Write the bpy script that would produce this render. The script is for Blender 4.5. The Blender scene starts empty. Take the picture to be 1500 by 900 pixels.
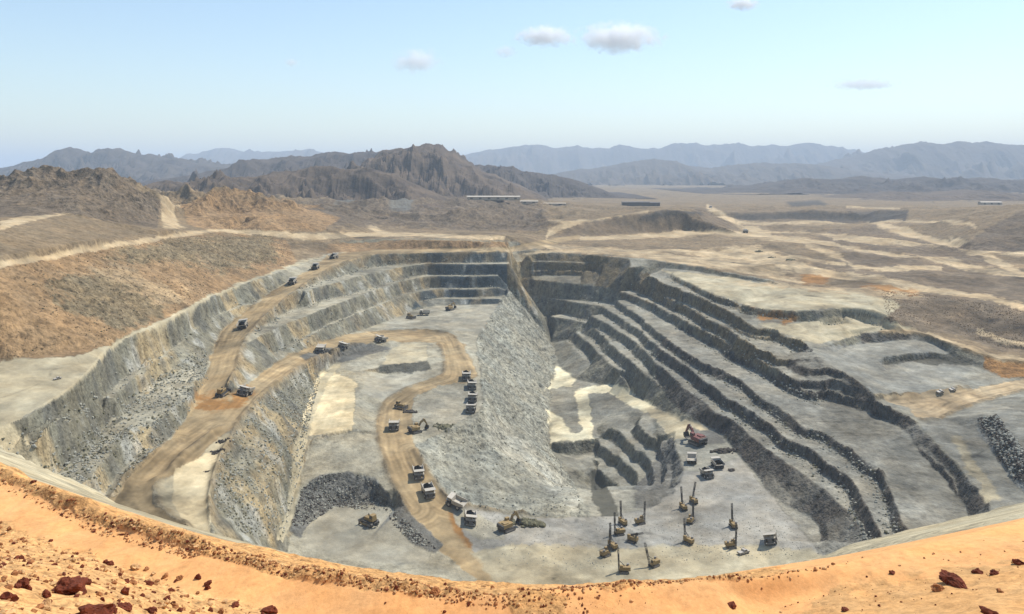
import bpy, bmesh, math, random
import numpy as np
from mathutils import Vector, Matrix
from mathutils.geometry import delaunay_2d_cdt

random.seed(7)
R = math.radians
SC = bpy.context.scene
COL = SC.collection
# ------------------------------------------------------------------ camera
FPX, U0, V0 = 1150.0, 750.0, 255.0         # focal length and horizon of the photograph, in its pixels
SUN_AZ, SUN_EL = R(54.0), R(56.0)          # azimuth from +Y towards +X
cam_d = bpy.data.cameras.new('camera'); cam = bpy.data.objects.new('camera', cam_d); COL.objects.link(cam)
cam_d.sensor_width = 36.0; cam_d.lens = 36.0*FPX/1500.0
cam_d.shift_y = -(450.0-V0)/1500.0
cam_d.clip_start = 0.5; cam_d.clip_end = 120000
cam.location = (0, 0, 0); cam.rotation_euler = (R(90), 0, 0)
SC.camera = cam

# ------------------------------------------------------------------ noise
_rng = np.random.RandomState(5)
_perm = _rng.permutation(4096).astype(np.int32)
_val = (_rng.rand(4096)*2-1).astype(np.float32)
def vnoise(x, y):
    xi = np.floor(x).astype(np.int32); yi = np.floor(y).astype(np.int32)
    fx = (x-xi).astype(np.float32); fy = (y-yi).astype(np.float32)
    fx = fx*fx*fx*(fx*(fx*6-15)+10); fy = fy*fy*fy*(fy*(fy*6-15)+10)
    def h(a, b): return _val[_perm[(_perm[a & 4095]+b) & 4095]]
    a = h(xi, yi); b = h(xi+1, yi); c = h(xi, yi+1); d = h(xi+1, yi+1)
    return (a+(b-a)*fx)*(1-fy)+(c+(d-c)*fx)*fy
def fbm(x, y, lam, oc=3, seed=0, gain=0.5):
    t = 0; amp = 1.0; n = 0
    for i in range(oc):
        f = (2.03**i)/lam
        c, s = math.cos(0.6*i+seed), math.sin(0.6*i+seed)
        t = t + amp*vnoise((x*c-y*s)*f+17.3*seed+91*i, (x*s+y*c)*f-11.7*seed+37*i); n += amp; amp *= gain
    return t/n
def ridged(x, y, lam, oc=4, seed=0):
    t = 0; amp = 1.0; n = 0
    for i in range(oc):
        f = (2.1**i)/lam
        c, s = math.cos(0.7*i+seed), math.sin(0.7*i+seed)
        v = 1-np.abs(vnoise((x*c-y*s)*f+13.1*seed+51*i, (x*s+y*c)*f-7.7*seed+29*i))
        t = t + amp*v*v; n += amp; amp *= 0.5
    return t/n

# ------------------------------------------------------------------ terrain break lines (surveyed: photo pixel + depth below camera)
LINES = []
def W(u, v, D):
    Y = FPX*D/(v-V0); return ((u-U0)*Y/FPX, Y, -D)
def WY(u, v, Y):
    return ((u-U0)*Y/FPX, Y, -(v-V0)*Y/FPX)
def smooth(P, n=4):
    P = [np.array(p, float) for p in P]
    if len(P) < 3: return P
    out = []
    for i in range(len(P)-1):
        p1, p2 = P[i], P[i+1]
        p0 = P[i-1] if i else p1*2-p2
        p3 = P[i+2] if i+2 < len(P) else p2*2-p1
        for k in range(n):
            t = k/n
            q = 0.5*((2*p1)+(p2-p0)*t+(2*p0-5*p1+4*p2-p3)*t*t+(3*p1-p0-3*p2+p3)*t**3)
            lin = p1+(p2-p1)*t
            out.append(q*0.6+lin*0.4)
    out.append(P[-1]); return out
ES = 0.953
def L(pts, s=1.0, sm=True):
    P = [W(u, v, D*s) for u, v, D in pts]
    P = smooth(P) if sm else [np.array(p) for p in P]
    LINES.append(P); return P
def E(pts, **k): return L(pts, ES, **k)
def LY(pts):
    P = smooth([WY(*p) for p in pts]); LINES.append(P); return P
def XYZ(pts):
    LINES.append([np.array(p, float) for p in pts])
def bench(pts, w=7.0, s=1.0, side=1, dz=0.4, taper=True):
    """crest line plus the foot of the face above it, w metres towards the wall"""
    P = L(pts, s)
    n = len(P); Q = []
    for i in range(n):
        a = P[max(0, i-1)]; b = P[min(n-1, i+1)]
        t = (b-a)[:2]; t = t/(np.linalg.norm(t)+1e-9)
        nrm = np.array([t[1], -t[0]])*side
        w0, w1 = w if isinstance(w, tuple) else (w, w)
        ww = (w0+(w1-w0)*i/(n-1))*(0.3+0.7*min(1, i/2, (n-1-i)/2))
        Q.append(np.array([P[i][0]+nrm[0]*ww, P[i][1]+nrm[1]*ww, P[i][2]+dz]))
    LINES.append(Q)

CR = {}; FOOT = []
def drop_face(up, lows, k=0.42, sgn=1):
    # foot of the face under a crest, at the level of the bench below it
    P = CR[up]; n = len(P); run = []
    for i in range(n+1):
        q = None
        if i < n:
            a = P[max(0, i-1)]; b = P[min(n-1, i+1)]; t = (b-a)[:2]; t = t/(np.linalg.norm(t)+1e-9)
            nr = np.array([t[1], -t[0]])*sgn                 # towards the pit
            for lo in lows:
                A = np.array(CR[lo]); d = A[1:, :2]-A[:-1, :2]; l2 = (d**2).sum(1)+1e-9
                tt = ((P[i][:2]-A[:-1, :2])*d).sum(1)/l2; tc = np.clip(tt, 0, 1)
                dist = np.hypot(*(A[:-1, :2]+d*tc[:, None]-P[i][:2]).T); m = int(np.argmin(dist))
                if (m == 0 and tt[0] < -0.3) or (m == len(d)-1 and tt[-1] > 1.3): continue
                z = A[m, 2]+(A[m+1, 2]-A[m, 2])*tc[m]; dz = P[i][2]-z
                if dz < 1.5: continue
                lat = min(max(2.0, k*dz*(1.0+0.9*float(vnoise(np.array([P[i][0]/23.0]), np.array([P[i][1]/23.0]))[0]))), 0.72*dist[m])
                q = np.array([P[i][0]+nr[0]*lat, P[i][1]+nr[1]*lat, z+0.3]); break
        if q is not None: run.append(q); FOOT.append((q[0], q[1], nr[0], nr[1]))
        else:
            if len(run) > 1: LINES.append(run)
            run = []
# --- west / far wall ---------------------------------------------------------
CR['C0'] = L([(742,368,92),(700,369,92),(650,370,92),(600,371,92),(560,372,92),(530,376,92.5),(505,384,93.5),(480,395,96),(455,410,100),(432,428,104),
   (402,450,109),(378,474,113.5),(360,496,117),(352,515,119),(346,540,122.5),(336,562,125),(326,580,127.5)])
L([(545,366,91.3),(510,370,91.6),(482,377,92.5),(455,394,96.2),(427,411,100.7),(400,426,105.5),(372,447,110.2),(345,468,114.5),(325,489,118),(312,515,121),
   (302,545,124.5),(292,575,127.5),(280,600,129),(262,625,130),(245,650,131),(215,680,132),(190,700,132.5),(165,730,133),(150,752,133),(140,790,134)])
# crest above the far road, and the level behind it
L([(395,372,82.5),(430,360,81.5),(470,355,81.2),(540,350,81),(600,352,81.3),(660,353,81.8),(715,353,82.5),(745,355,85)])
L([(405,387,92),(440,379,91.2),(480,372.5,91),(540,365.5,90.8),(600,365,91),(680,365,91.3),(735,362,91.5)])
L([(440,346,78),(540,341,78.5),(640,342,80),(740,344,82)])
# left rim
CR['rim'] = L([(478,374.5,91.2),(436,387,92.8),(400,403,93.5),(340,422,94),(300,440,94),(245,470,94),(200,490,94),(165,505,94),(130,545,95.2),(100,570,96),(70,590,96.5),(40,610,97),(15,620,97.5),(-30,640,98.5),(-120,690,100)])
CR['mid'] = L([(395,436,106.5),(365,446,108),(334,456,108.0),(308,467,107.6),(280,488,108.8),(245,520,112),(210,545,112.5),(165,568,112.3),(130,598,108.8),(85,628,105.7),(55,658,107.5),(20,690,112)])
CR['low'] = L([(292,540,121),(262,575,121.5),(225,606,122),(190,630,122.5),(150,660,121.5),(110,700,121),(60,740,122)])
CR['C1'] = L([(742,387,104.5),(690,387,104.5),(630,387,104.5),(590,391,104.5),(560,397,104.5),(520,406,104.5),(480,417,104.5),(446,429,104.6)])
CR['C2'] = L([(742,404,117),(690,405,117),(630,405,117),(590,412,117),(545,426,117),(500,443,117),(460,459,117),(420,474,117),(388,490,117.3),(367,502,118)])
CR['C3'] = L([(742,422,130),(690,424,130),(640,424,130),(600,431,130),(560,445,130),(520,461,130),(480,478,130),(455,492,130.7),(425,508,131.4),(402,521,132)])
CR['C4'] = L([(730,438,139),(690,438,139),(640,438,139),(612,443,139.3)])
# lower road from the switchback, its foot and its outer crest
L([(735,447,145),(690,447,145),(640,449,145),(610,455,145.3),(580,466,145),(550,477,144.3),(510,490,141.5),(470,503,138.5),(430,518,135.2),(400,535,132.8),(370,556,131),(345,575,128.8)])
L([(600,500,146.5),(556,502,144.5),(510,508,142.5),(470,522,139),(430,545,136),(400,566,133.5),(375,590,131.5),(355,612,131),(343,630,131.5),(335,650,132.5),(322,670,133.5),
   (313,700,134.5),(308,730,135.5),(309,765,136.5),(315,800,137.5)])
L([(300,640,131.6),(270,665,132.4),(250,690,133),(225,706,133.3),(222,725,134.6),(240,750,135.4),(275,778,136)])
drop_face('C0', ['C1', 'C2', 'C3'], 0.62, -1); drop_face('C1', ['C2'], 0.62, -1); drop_face('C2', ['C3'], 0.62, -1); drop_face('C3', ['C4'], 0.62, -1)
drop_face('rim', ['mid'], 0.5, -1); drop_face('mid', ['low'], 0.6, -1)
# west plateau
L([(470,532,147),(500,524,147.5),(540,512,147),(575,508,147)])
L([(465,552,151),(490,532,149.5),(525,545,150.5),(522,585,152.5),(517,628,155),(480,634,155.5),(440,640,155.5),(450,592,153.5),(465,552,151)], sm=False)
L([(440,645,158),(480,640,157.5),(518,634,157)])
L([(590,504,147.3),(627,503,147.5),(626,529,150),(590,533,150),(560,538,150)], sm=False)
L([(562,548,154.5),(595,547,154.3),(628,542,153.5)])
L([(560,575,156),(600,570,155.5),(640,552,154.2)])
L([(650,488,147.2),(668,515,149.8),(690,548,154),(690,556,155.2)])
L([(640,500,147.8),(655,530,151.5),(650,552,154)])
L([(560,592,158.2),(552,630,160),(556,652,161),(568,690,164.5),(580,715,167.5),(600,748,171.5),(626,778,175),(660,806,177.8),(700,838,179.6)])
L([(690,600,160.2),(640,605,159.8),(606,602,159.6),(602,635,160.5),(607,660,162),(624,690,165.4),(640,713,168),(655,732,171),(680,741,174),(700,747,176),(740,752,178.5),(790,760,179.6),(830,761,180.2),(866,758,180.6)])
# grey slope and gully
L([(472,606,155),(455,650,160.5),(440,690,165.5),(425,740,170.5),(414,792,174),(410,830,176)])
L([(432,745,170.5),(440,718,167),(470,697,164.5),(510,691,164.5),(545,700,166),(566,720,168.5)])
L([(440,778,175.3),(462,757,175.6),(490,740,175.3),(520,736,175.4),(550,733,175.3),(577,746,175)])
L([(420,660,149.5),(400,700,150),(375,740,152),(365,790,155)])
L([(460,800,176.5),(540,790,177.5),(620,815,178.8)])
# scree crest and trough
L([(742,428,136),(735,445,142),(715,468,147),(697,500,149.5),(703,540,154),(712,570,158),(706,598,160),(690,618,161),(655,628,161),(626,647,162.4)])
E([(748,415,141),(764,440,161),(785,463,182),(800,487,199),(815,520,208),(808,560,213),(806,600,214),(804,650,216),(830,690,223),(853,735,231)])
L([(770,600,188),(740,640,180),(735,690,178.5)])
L([(800,720,186),(780,690,188),(770,650,188.5)])
# --- east pit: far brown wall --------------------------------------------------
E([(745,371,100),(752,372,104.5),(800,371,106),(850,372,106.5),(890,376,107.5),(960,381,108),(1020,390,110),(1080,400,113),(1125,408,115),(1150,417,116.5),(1172,421,117)])
bench([(750,384,116.5),(810,384,116.5),(860,386,117.5),(885,390,119)], 3, ES, -1)
bench([(750,394,125),(810,394,125),(850,395,125),(880,400,128)], 3, ES, -1)
bench([(750,403,133),(810,403,133),(850,404,133),(875,408,136)], 3, ES, -1)
E([(925,392,116),(960,391.5,115.7),(1020,398,115.6),(1080,406,117.2),(1125,413,118.2),(1150,420,119)])
# right wall benches
CR['R1'] = E([(985,402,118),(1000,410,118.5),(1040,429,120),(1080,442,122),(1105,451,123.5),(1150,455,124),(1200,455,124),(1235,450,123),(1280,454,124),(1300,461,126)])
E([(1072,449,129.5),(1110,470,131.3),(1150,472,132),(1200,470,131.5),(1240,463,129.5)])
CR['R2'] = E([(950,404,121),(970,414,124),(1010,430,125.5),(1040,443,127),(1062,453,128.5),(1085,468,131),(1105,478,133),(1140,487,136),(1165,498,138.5),(1185,508,141),(1200,524,143),(1215,535,144.5),
   (1240,548,147),(1262,560,149.5),(1276,568,151.5),(1283,586,154.5),(1305,598,156.5),(1332,613,158)])
CR['R3'] = E([(930,413,133.5),(960,428,136),(985,440,137),(1010,453,138),(1040,469,139),(1065,482,140.5),(1085,497,142.5),(1110,512,145),(1135,526,148)])
CR['R4'] = E([(752,411,138.7),(770,410,138.7),(796,412,139),(840,416,141),(870,420,142.5),(908,427,144),(950,442,145),(976,456,146.5),(1005,472,147.5),(1040,490,149),(1074,509,151),(1100,525,153),(1120,537,154),(1145,552,155.5),(1165,563,157),(1185,574,158.5),(1200,577,160)])
CR['R5'] = E([(902,440,152),(930,458,154),(960,484,156.5),(995,510,159),(1030,532,160.5),(1060,545,161.5),(1085,558,162.5),(1110,580,163.5),(1140,595,164)])
CR['R5b'] = E([(1140,595,164),(1160,612,164.5),(1175,625,165),(1205,632,165.5),(1220,643,165.5),(1242,656,165.5),(1270,675,165.5),(1290,692,165.5),(1305,720,165.5),(1316,748,165.5),(1326,765,165.5),(1336,779,165.5),(1350,800,165.5)])
E([(1150,574,163),(1185,584,164),(1215,587,164.2),(1250,597,164.8),(1290,612,165),(1312,624,165),(1330,638,165),(1350,665,166.5),(1380,693,168),(1397,713,168.5),(1410,736,168.5),(1418,758,168.5),(1425,785,168.5)])
CR['R6'] = E([(768,437,160.3),(790,436,160),(830,440,160),(862,446,160),(880,449,160),(900,460,160.5),(936,484,162.5),(960,506,164.5),(975,516,165),(1010,541,167),(1035,562,168),(1060,580,168.5),(1078,590,169),(1100,602,169.5),(1122,614,170),
   (1140,632,170.3),(1160,645,170.5),(1185,656,170.7),(1210,678,170.7),(1240,696,170.7),(1255,715,170.7),(1266,737,170.7),(1276,760,170.7),(1286,774,170.7),(1298,795,170.7)])
CR['R7'] = E([(866,462,167.5),(900,482,169),(936,505,171),(960,530,173.5),(1000,566,176),(1030,588,176.8),(1048,604,177),(1070,616,177.2),(1092,630,177.3),(1110,645,177.4),(1135,665,177.5),(1160,683,177.5),(1200,710,177.5),(1230,735,177.5),(1250,756,177.5),(1262,776,177.5),(1275,800,177.5)])
CR['R8'] = E([(787,461.5,176.5),(800,463,176),(830,467,177),(860,474,177.5),(880,490,178),(900,508,179),(934,536,182),(960,560,185),(976,573,186.2)])
CR['R9'] = E([(846,487,187),(870,510,188),(900,538,190.5),(920,556,192.5)])
CR['R10'] = E([(830,497,197),(850,520,199),(866,535,201)])
E([(1108,672,184),(1122,683,183.5),(1145,708,185),(1170,735,186),(1200,753,186),(1208,776,186),(1215,800,186)])
E([(1000,612,187.5),(1030,622,187.5),(1060,640,188),(1085,668,188.6),(1105,695,188.9),(1140,733,189),(1185,758,189),(1200,770,189),(1205,800,189)])
# white roads, hole and steps
E([(815,532,210.5),(845,556,209.5),(880,563,206.5),(905,564,205),(935,582,202),(965,600,197.5),(1000,618,190.5)])
E([(808,556,212.5),(840,572,211.5),(860,570,210)])
E([(850,578,211),(866,610,212.5),(872,632,213.5),(868,643,214),(835,646,214.8),(808,648,215.5)])
E([(892,575,208),(915,592,204.5),(945,606,199.5),(975,618,193),(990,632,190.4)])
E([(812,665,224),(840,667,224),(866,664,223.5)])
E([(866,672,223.7),(876,686,227)])
E([(870,716,234.5),(882,740,236),(896,758,236)])
E([(878,632,211.5),(900,634,209),(925,628,204.5),(948,630,199.5),(968,640,195)])
E([(905,690,222),(922,716,225)])
E([(985,648,191),(1002,690,190.6),(986,722,190),(952,745,190),(905,756,189.8),(870,759,189.6)])
E([(964,662,205),(970,690,206),(958,716,210),(938,733,220)])
E([(1040,660,189.6),(1040,720,189.3),(1000,780,189),(900,810,189),(800,810,188.8),(1100,790,189),(1180,800,189)], sm=False)
drop_face('R1', ['R2']); drop_face('R2', ['R3']); drop_face('R3', ['R4']); drop_face('R4', ['R5', 'R6']); drop_face('R5', ['R6']); drop_face('R5b', ['R6'])
drop_face('R6', ['R7', 'R8']); drop_face('R7', ['R8']); drop_face('R8', ['R9']); drop_face('R9', ['R10'])
# inner shallow pit on the right
E([(1212,506,142),(1230,499,141.3),(1260,490,140.5),(1290,488,140),(1335,487,140),(1360,492,141),(1395,505,143),(1430,517,145.5),(1465,527,148),(1500,531,149),(1580,540,151)])
E([(1222,516,146),(1235,511,146.2),(1260,503,146.7),(1290,502,147),(1335,497,144.5),(1370,505,147),(1400,522,150),(1430,537,153.5),(1465,552,156.5),(1500,556,157),(1580,562,158)])
E([(1288,526,148.5),(1330,518,147.7),(1370,515.5,148),(1398,522,150.3)])
E([(1292,534,152.3),(1330,528.5,153.2),(1370,525,152.6),(1396,530,153)])
E([(1300,546,154.8),(1340,542,155),(1385,545,155.5)])
E([(1290,560,153),(1330,566,155.5),(1380,564,156.5)])
E([(1280,579,153.5),(1340,577,156),(1380,574,156.5),(1420,567,157)])
E([(1285,588,157),(1340,586,158.2),(1385,581,158.4)])
E([(1500,560,157.8),(1420,578,158.6),(1360,603,159),(1340,611,158.6)])
E([(1580,570,160),(1500,573,160),(1430,591,160.6),(1380,614,160.6),(1346,619,159.6)])
E([(1346,621,160),(1366,641,160),(1386,664,160),(1405,681,160),(1416,700,160),(1432,716,160),(1447,737,160),(1465,765,160)])
E([(1430,632,160),(1440,645,159.6),(1465,678,159.2),(1485,706,159),(1500,718,159),(1530,750,159)])
E([(1444,604,156),(1458,613,152.5),(1475,635,151),(1492,660,150.5),(1510,680,150.5),(1550,730,150.5)])
E([(1530,610,149),(1600,660,148)])
# right hand land
E([(1100,378,110.5),(1200,398,116),(1300,415,119),(1370,427,120),(1450,436,121),(1500,450,123),(1590,470,125)])
E([(1180,432,120),(1250,440,122),(1320,440,122.5)])
E([(1300,466,131),(1370,480,137.6),(1420,492,141.5),(1470,508,145),(1520,515,146)])
E([(1250,475,134),(1200,490,137),(1290,478,136)],sm=False)
E([(1430,484,139),(1470,499,141),(1500,504,141.5),(1560,510,142)])
E([(1100,343,99),(1200,353,104),(1300,370,109),(1370,380,111),(1450,393,113.5),(1550,415,116)])
E([(1120,360,105),(1220,377,110.5),(1270,397,115.5),(1380,394,114.5)])
E([(1285,329,99),(1340,342,103),(1400,358,107),(1440,374,110.5),(1500,398,113)])
E([(1415,345,92),(1450,326,76),(1500,309,60),(1580,295,48)])
E([(1400,362,107),(1450,364,105.5),(1500,369,106.5),(1580,376,107)])
E([(815,346,98),(900,343,98),(980,341,99),(1060,337,99),(1088,335,99)])
E([(880,320,74.5),(940,312,66),(980,308,62),(1005,309,63),(1022,314,70)])
E([(890,309,70),(940,304,64),(985,301,60),(1010,304,64)])
E([(1058,321,99),(1150,321.5,99),(1230,320.5,99),(1325,319,99)])
E([(1062,309.5,83),(1150,308.5,81.7),(1230,308,81),(1305,309,82)])
E([(1062,303,84),(1150,302,83),(1305,303,84)])
# left hand land
L([(-120,545,90),(0,529,90),(60,527,90.5),(110,520,91),(165,499,92.5),(210,481,92.8),(245,463,93),(300,435,93),(345,416,93),(395,400,92.3),(420,388,91.5)])
L([(-120,410,50),(0,390,52),(60,378,53),(130,366,55),(200,353,58),(250,346,60),(320,338,65),(390,337,71),(430,345,77)])
L([(-120,392,45),(0,374,47),(60,364,47.5),(130,353,49),(200,344,52),(262,336,56)])
L([(0,330,35),(60,322,37),(140,318,40),(200,325,47),(250,318,50)])
LY([(-110,275,880),(-40,268,880),(0,262,880),(35,250,900),(75,241,900),(110,252,900),(150,266,900),(200,287,900),(232,306,900)])
LY([(-80,300,760),(20,292,760),(70,285,780),(110,290,760),(160,305,760)])
LY([(-100,262,1300),(100,275,1300),(250,290,1400)])
LY([(265,300,1000),(300,292,1050),(350,290,1080),(400,295,1100),(450,307,1120),(500,318,1150)])
LY([(265,322,930),(340,315,950),(420,318,980),(480,335,980)])
LY([(520,318,1250),(575,322,1260),(640,321,1260),(675,324,1250)])
LY([(570,336,1180),(620,337,1180),(680,337,1180)])
LY([(700,310,1450),(760,312,1500),(800,318,1450)])
LY([(690,330,1240),(760,330,1240),(800,336,1200)])
LY([(240,285,1700),(400,285,1800),(560,290,1800),(700,292,2000),(850,292,2400)])
# --- near rim and foreground -----------------------------------------------------
EDGE = [(-160,610),(-80,645),(0,681),(60,706),(150,747),(220,766),(300,790),(370,805),(450,823),(560,840),(650,851),(740,858),(860,857),(960,853),(1060,846),(1150,837),(1220,826),(1300,806),(1400,783),(1500,758),(1580,738),(1660,718)]
FD = 24.0
L([(u, v, FD-0.9) for u, v in EDGE])
L([(u, v+3.0, FD+3.2) for u, v in EDGE])
L([(u, v+(21 if u < 760 else 6), FD) for u, v in EDGE])
def edge_v(u): return float(np.interp(u, [e[0] for e in EDGE], [e[1] for e in EDGE]))
for (dv, D) in ((-9, 52), (-14, 56)):
    L([(u, edge_v(u)+(dv-8 if (u > 1180 or u < 170) else dv*0.15+3), D) for u in range(-150, 1660, 60)])
def PY(y, zc, w=1.05): return [(-w*y+i*2*w*y/8, y, zc) for i in range(9)]
XYZ(PY(170, -112)); XYZ(PY(215, -138)); 
XYZ([(-120+i*30, 285, -160-18*min(1, max(0, (i)/3))) for i in range(9)])
L([(-60,780,24),(0,768,24),(60,790,24),(120,815,24),(190,838,24),(260,866,24),(330,884,24),(400,900,24.2),(470,925,24.3)])
L([(-60,820,19.5),(0,815,19.3),(70,826,19.5),(130,842,20),(200,866,21),(260,888,22),(330,915,23)])
L([(-60,880,14.5),(30,890,15),(130,905,16.5),(250,940,19)])
L([(1560,800,22),(1500,822,22),(1400,845,22.5),(1300,862,23.3),(1200,872,24),(1100,885,24.2)])
L([(1560,850,20.5),(1450,880,21),(1350,905,21.8)])
L([(700,930,24.3),(900,930,24.3),(1100,930,24)])
XYZ([(x, 3, -2.2) for x in (-14, -7, 0, 7, 14)]); XYZ([(x, 12, -8.2) for x in (-20, -10, 0, 10, 20)]); XYZ([(x, 22, -14.5) for x in (-16, -4, 8, 18, 30)])
# outer frame
XYZ([(-1500, 1400, -40), (-1500, 700, -50), (-900, 420, -70), (-420, 300, -98), (-260, 190, -90), (-120, 60, -22), (-50, 20, -14), (-22, 3, -5)])
XYZ([(1800, 1400, -85), (1500, 900, -105), (900, 560, -130), (520, 350, -140), (330, 230, -80), (140, 60, -24), (50, 20, -14), (22, 3, -5)])
XYZ([(-2600, 2600, -70), (-1000, 2500, -75), (0, 2600, -88), (1200, 2600, -90), (3000, 2600, -90)])

# ------------------------------------------------------------------ TIN -> rasters
def build_tin():
    vs, es, zs = [], [], []
    for P in LINES:
        b = len(vs)
        for p in P: vs.append(Vector((p[0], p[1]))); zs.append(p[2])
        es += [(b+i, b+i+1) for i in range(len(P)-1)]
    ov, oe, of, ovs, oes, ofs = delaunay_2d_cdt(vs, es, [], 0, 0.05)
    A = np.array([[vs[a].x, vs[a].y, vs[b].x, vs[b].y, zs[a], zs[b]] for a, b in es])
    out = np.zeros((len(ov), 3)); ncross = 0
    for i, v in enumerate(ov):
        out[i, :2] = v
        if ovs[i]: out[i, 2] = np.mean([zs[k] for k in ovs[i]])
        else:
            ncross += 1
            d = A[:, 2:4]-A[:, :2]; ll = (d**2).sum(1)+1e-9
            t = np.clip((((out[i, :2]-A[:, :2])*d).sum(1))/ll, 0, 1)
            dist = np.hypot(*(A[:, :2]+d*t[:, None]-out[i, :2]).T)
            k = np.where(dist < 0.02)[0]
            if len(k) == 0: k = [int(np.argmin(dist))]
            out[i, 2] = np.mean(A[k, 4]+(A[k, 5]-A[k, 4])*t[k])
            x, y, z = out[i]
            if len(k) > 1 and np.ptp(A[k, 4]+(A[k, 5]-A[k, 4])*t[k]) > 2.0 and y > 20:
                print('CROSS at photo px (%.0f,%.0f)' % (U0+FPX*x/y, V0-FPX*z/y), 'Y=%.0f' % y, 'z', A[k, 4])
    return out, of
TV, TF = build_tin()
def raster(x0, x1, y0, y1, h):
    nx = int((x1-x0)/h)+1; ny = int((y1-y0)/h)+1
    Z = np.full((ny, nx), np.nan, np.float32)
    for f in TF:
        p = TV[list(f)]
        if len(p) != 3: continue
        ax, ay = p[:, 0], p[:, 1]
        i0 = max(0, int(math.ceil((ax.min()-x0)/h))); i1 = min(nx-1, int((ax.max()-x0)/h))
        j0 = max(0, int(math.ceil((ay.min()-y0)/h))); j1 = min(ny-1, int((ay.max()-y0)/h))
        if i1 < i0 or j1 < j0: continue
        d = (ay[1]-ay[2])*(ax[0]-ax[2])+(ax[2]-ax[1])*(ay[0]-ay[2])
        if abs(d) < 1e-9: continue
        X = x0+h*np.arange(i0, i1+1)[None, :]; Y = y0+h*np.arange(j0, j1+1)[:, None]
        a = ((ay[1]-ay[2])*(X-ax[2])+(ax[2]-ax[1])*(Y-ay[2]))/d
        b = ((ay[2]-ay[0])*(X-ax[2])+(ax[0]-ax[2])*(Y-ay[2]))/d
        c = 1-a-b
        m = (a >= -1e-6) & (b >= -1e-6) & (c >= -1e-6)
        z = a*p[0, 2]+b*p[1, 2]+c*p[2, 2]
        S = Z[j0:j1+1, i0:i1+1]; S[m] = z[m]
    Z[np.isnan(Z)] = -88.0
    return Z
def blur(Z, n):
    for _ in range(n):
        Z = Z.copy()
        Z[1:-1] = (Z[:-2]+2*Z[1:-1]+Z[2:])/4
        Z[:, 1:-1] = (Z[:, :-2]+2*Z[:, 1:-1]+Z[:, 2:])/4
    return Z
RAS = [(-130, 190, 0, 90, 0.25, 3), (-420, 620, 60, 1120, 0.6, 1), (-2000, 2600, 0, 2600, 4.0, 1)]
RAS = [(x0, y0, h, blur(raster(x0, x1, y0, y1, h), nb)) for x0, x1, y0, y1, h, nb in RAS]
def samp(r, x, y):
    x0, y0, h, Z = r
    fx = np.clip((x-x0)/h, 0, Z.shape[1]-1.001); fy = np.clip((y-y0)/h, 0, Z.shape[0]-1.001)
    i = fx.astype(np.int32); j = fy.astype(np.int32); fx = fx-i; fy = fy-j
    return (Z[j, i]*(1-fx)+Z[j, i+1]*fx)*(1-fy)+(Z[j+1, i]*(1-fx)+Z[j+1, i+1]*fx)*fy
def inr(r, x, y):
    x0, y0, h, Z = r
    return (x > x0) & (x < x0+h*(Z.shape[1]-2)) & (y > y0) & (y < y0+h*(Z.shape[0]-2))
def terrace(r):
    x0, y0, h, Zr = r
    gy, gx = np.gradient(blur(Zr, 6), h); s_ = np.hypot(gx, gy)
    X, Y = np.meshgrid(x0+h*np.arange(Zr.shape[1]), y0+h*np.arange(Zr.shape[0]))
    m = np.clip((s_-0.28)/0.15, 0, 1)*np.clip((1.6-s_)/0.4, 0, 1)
    reg = np.clip((-95-X)/15, 0, 1)*np.clip((Y-262)/25, 0, 1)*np.clip((500-Y)/40, 0, 1)*(Zr < -101)*np.clip((-150-X-(Y-430)*0.12)/12+0.25, 0.25, 1)
    reg2 = np.clip((X-185)/12, 0, 1)*np.clip((238-X)/10, 0, 1)*np.clip((Y-380)/20, 0, 1)*np.clip((720-Y)/40, 0, 1)*(Zr < -120)
    n = fbm(X, Y, 70, 2, 41)*0.6+fbm(X, Y, 11, 3, 42)*0.35
    reg3 = np.clip((X-52)/6, 0, 1)*np.clip((132-X)/6, 0, 1)*np.clip((Y-455)/15, 0, 1)*np.clip((640-Y)/12, 0, 1)*np.clip((-186-Zr)/4, 0, 1)
    n = n*np.where(reg3 > 0, 0.35, np.where(reg > 0, 0.6, 1.0))
    for st_, w_ in ((10.0, reg), (6.0, reg2), (8.5, reg3)):
        t = -Zr/st_+n; f = t-np.floor(t)
        q = np.clip((f-0.5)/0.42, 0, 1); q = q*q*(3-2*q)
        Zt = -(np.floor(t)+q-n)*st_-st_*0.0
        Zr = Zr+(Zt-Zr)*m*w_*0.85
    return (x0, y0, h, Zr.astype(np.float32))
RAS[1] = terrace(RAS[1])
_gy, _gx = np.gradient(RAS[1][3], RAS[1][2])
SLP = (RAS[1][0], RAS[1][1], RAS[1][2], np.hypot(_gx, _gy))
def tin_z(x, y):
    z = samp(RAS[2], x, y)
    far = np.clip((y-2000)/500, 0, 1); z = z*(1-far)+(-90.0)*far
    m = inr(RAS[1], x, y); z = np.where(m, samp(RAS[1], x, y), z)
    m = inr(RAS[0], x, y) & (y < 80); z = np.where(m, samp(RAS[0], x, y), z)
    return z

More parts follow.
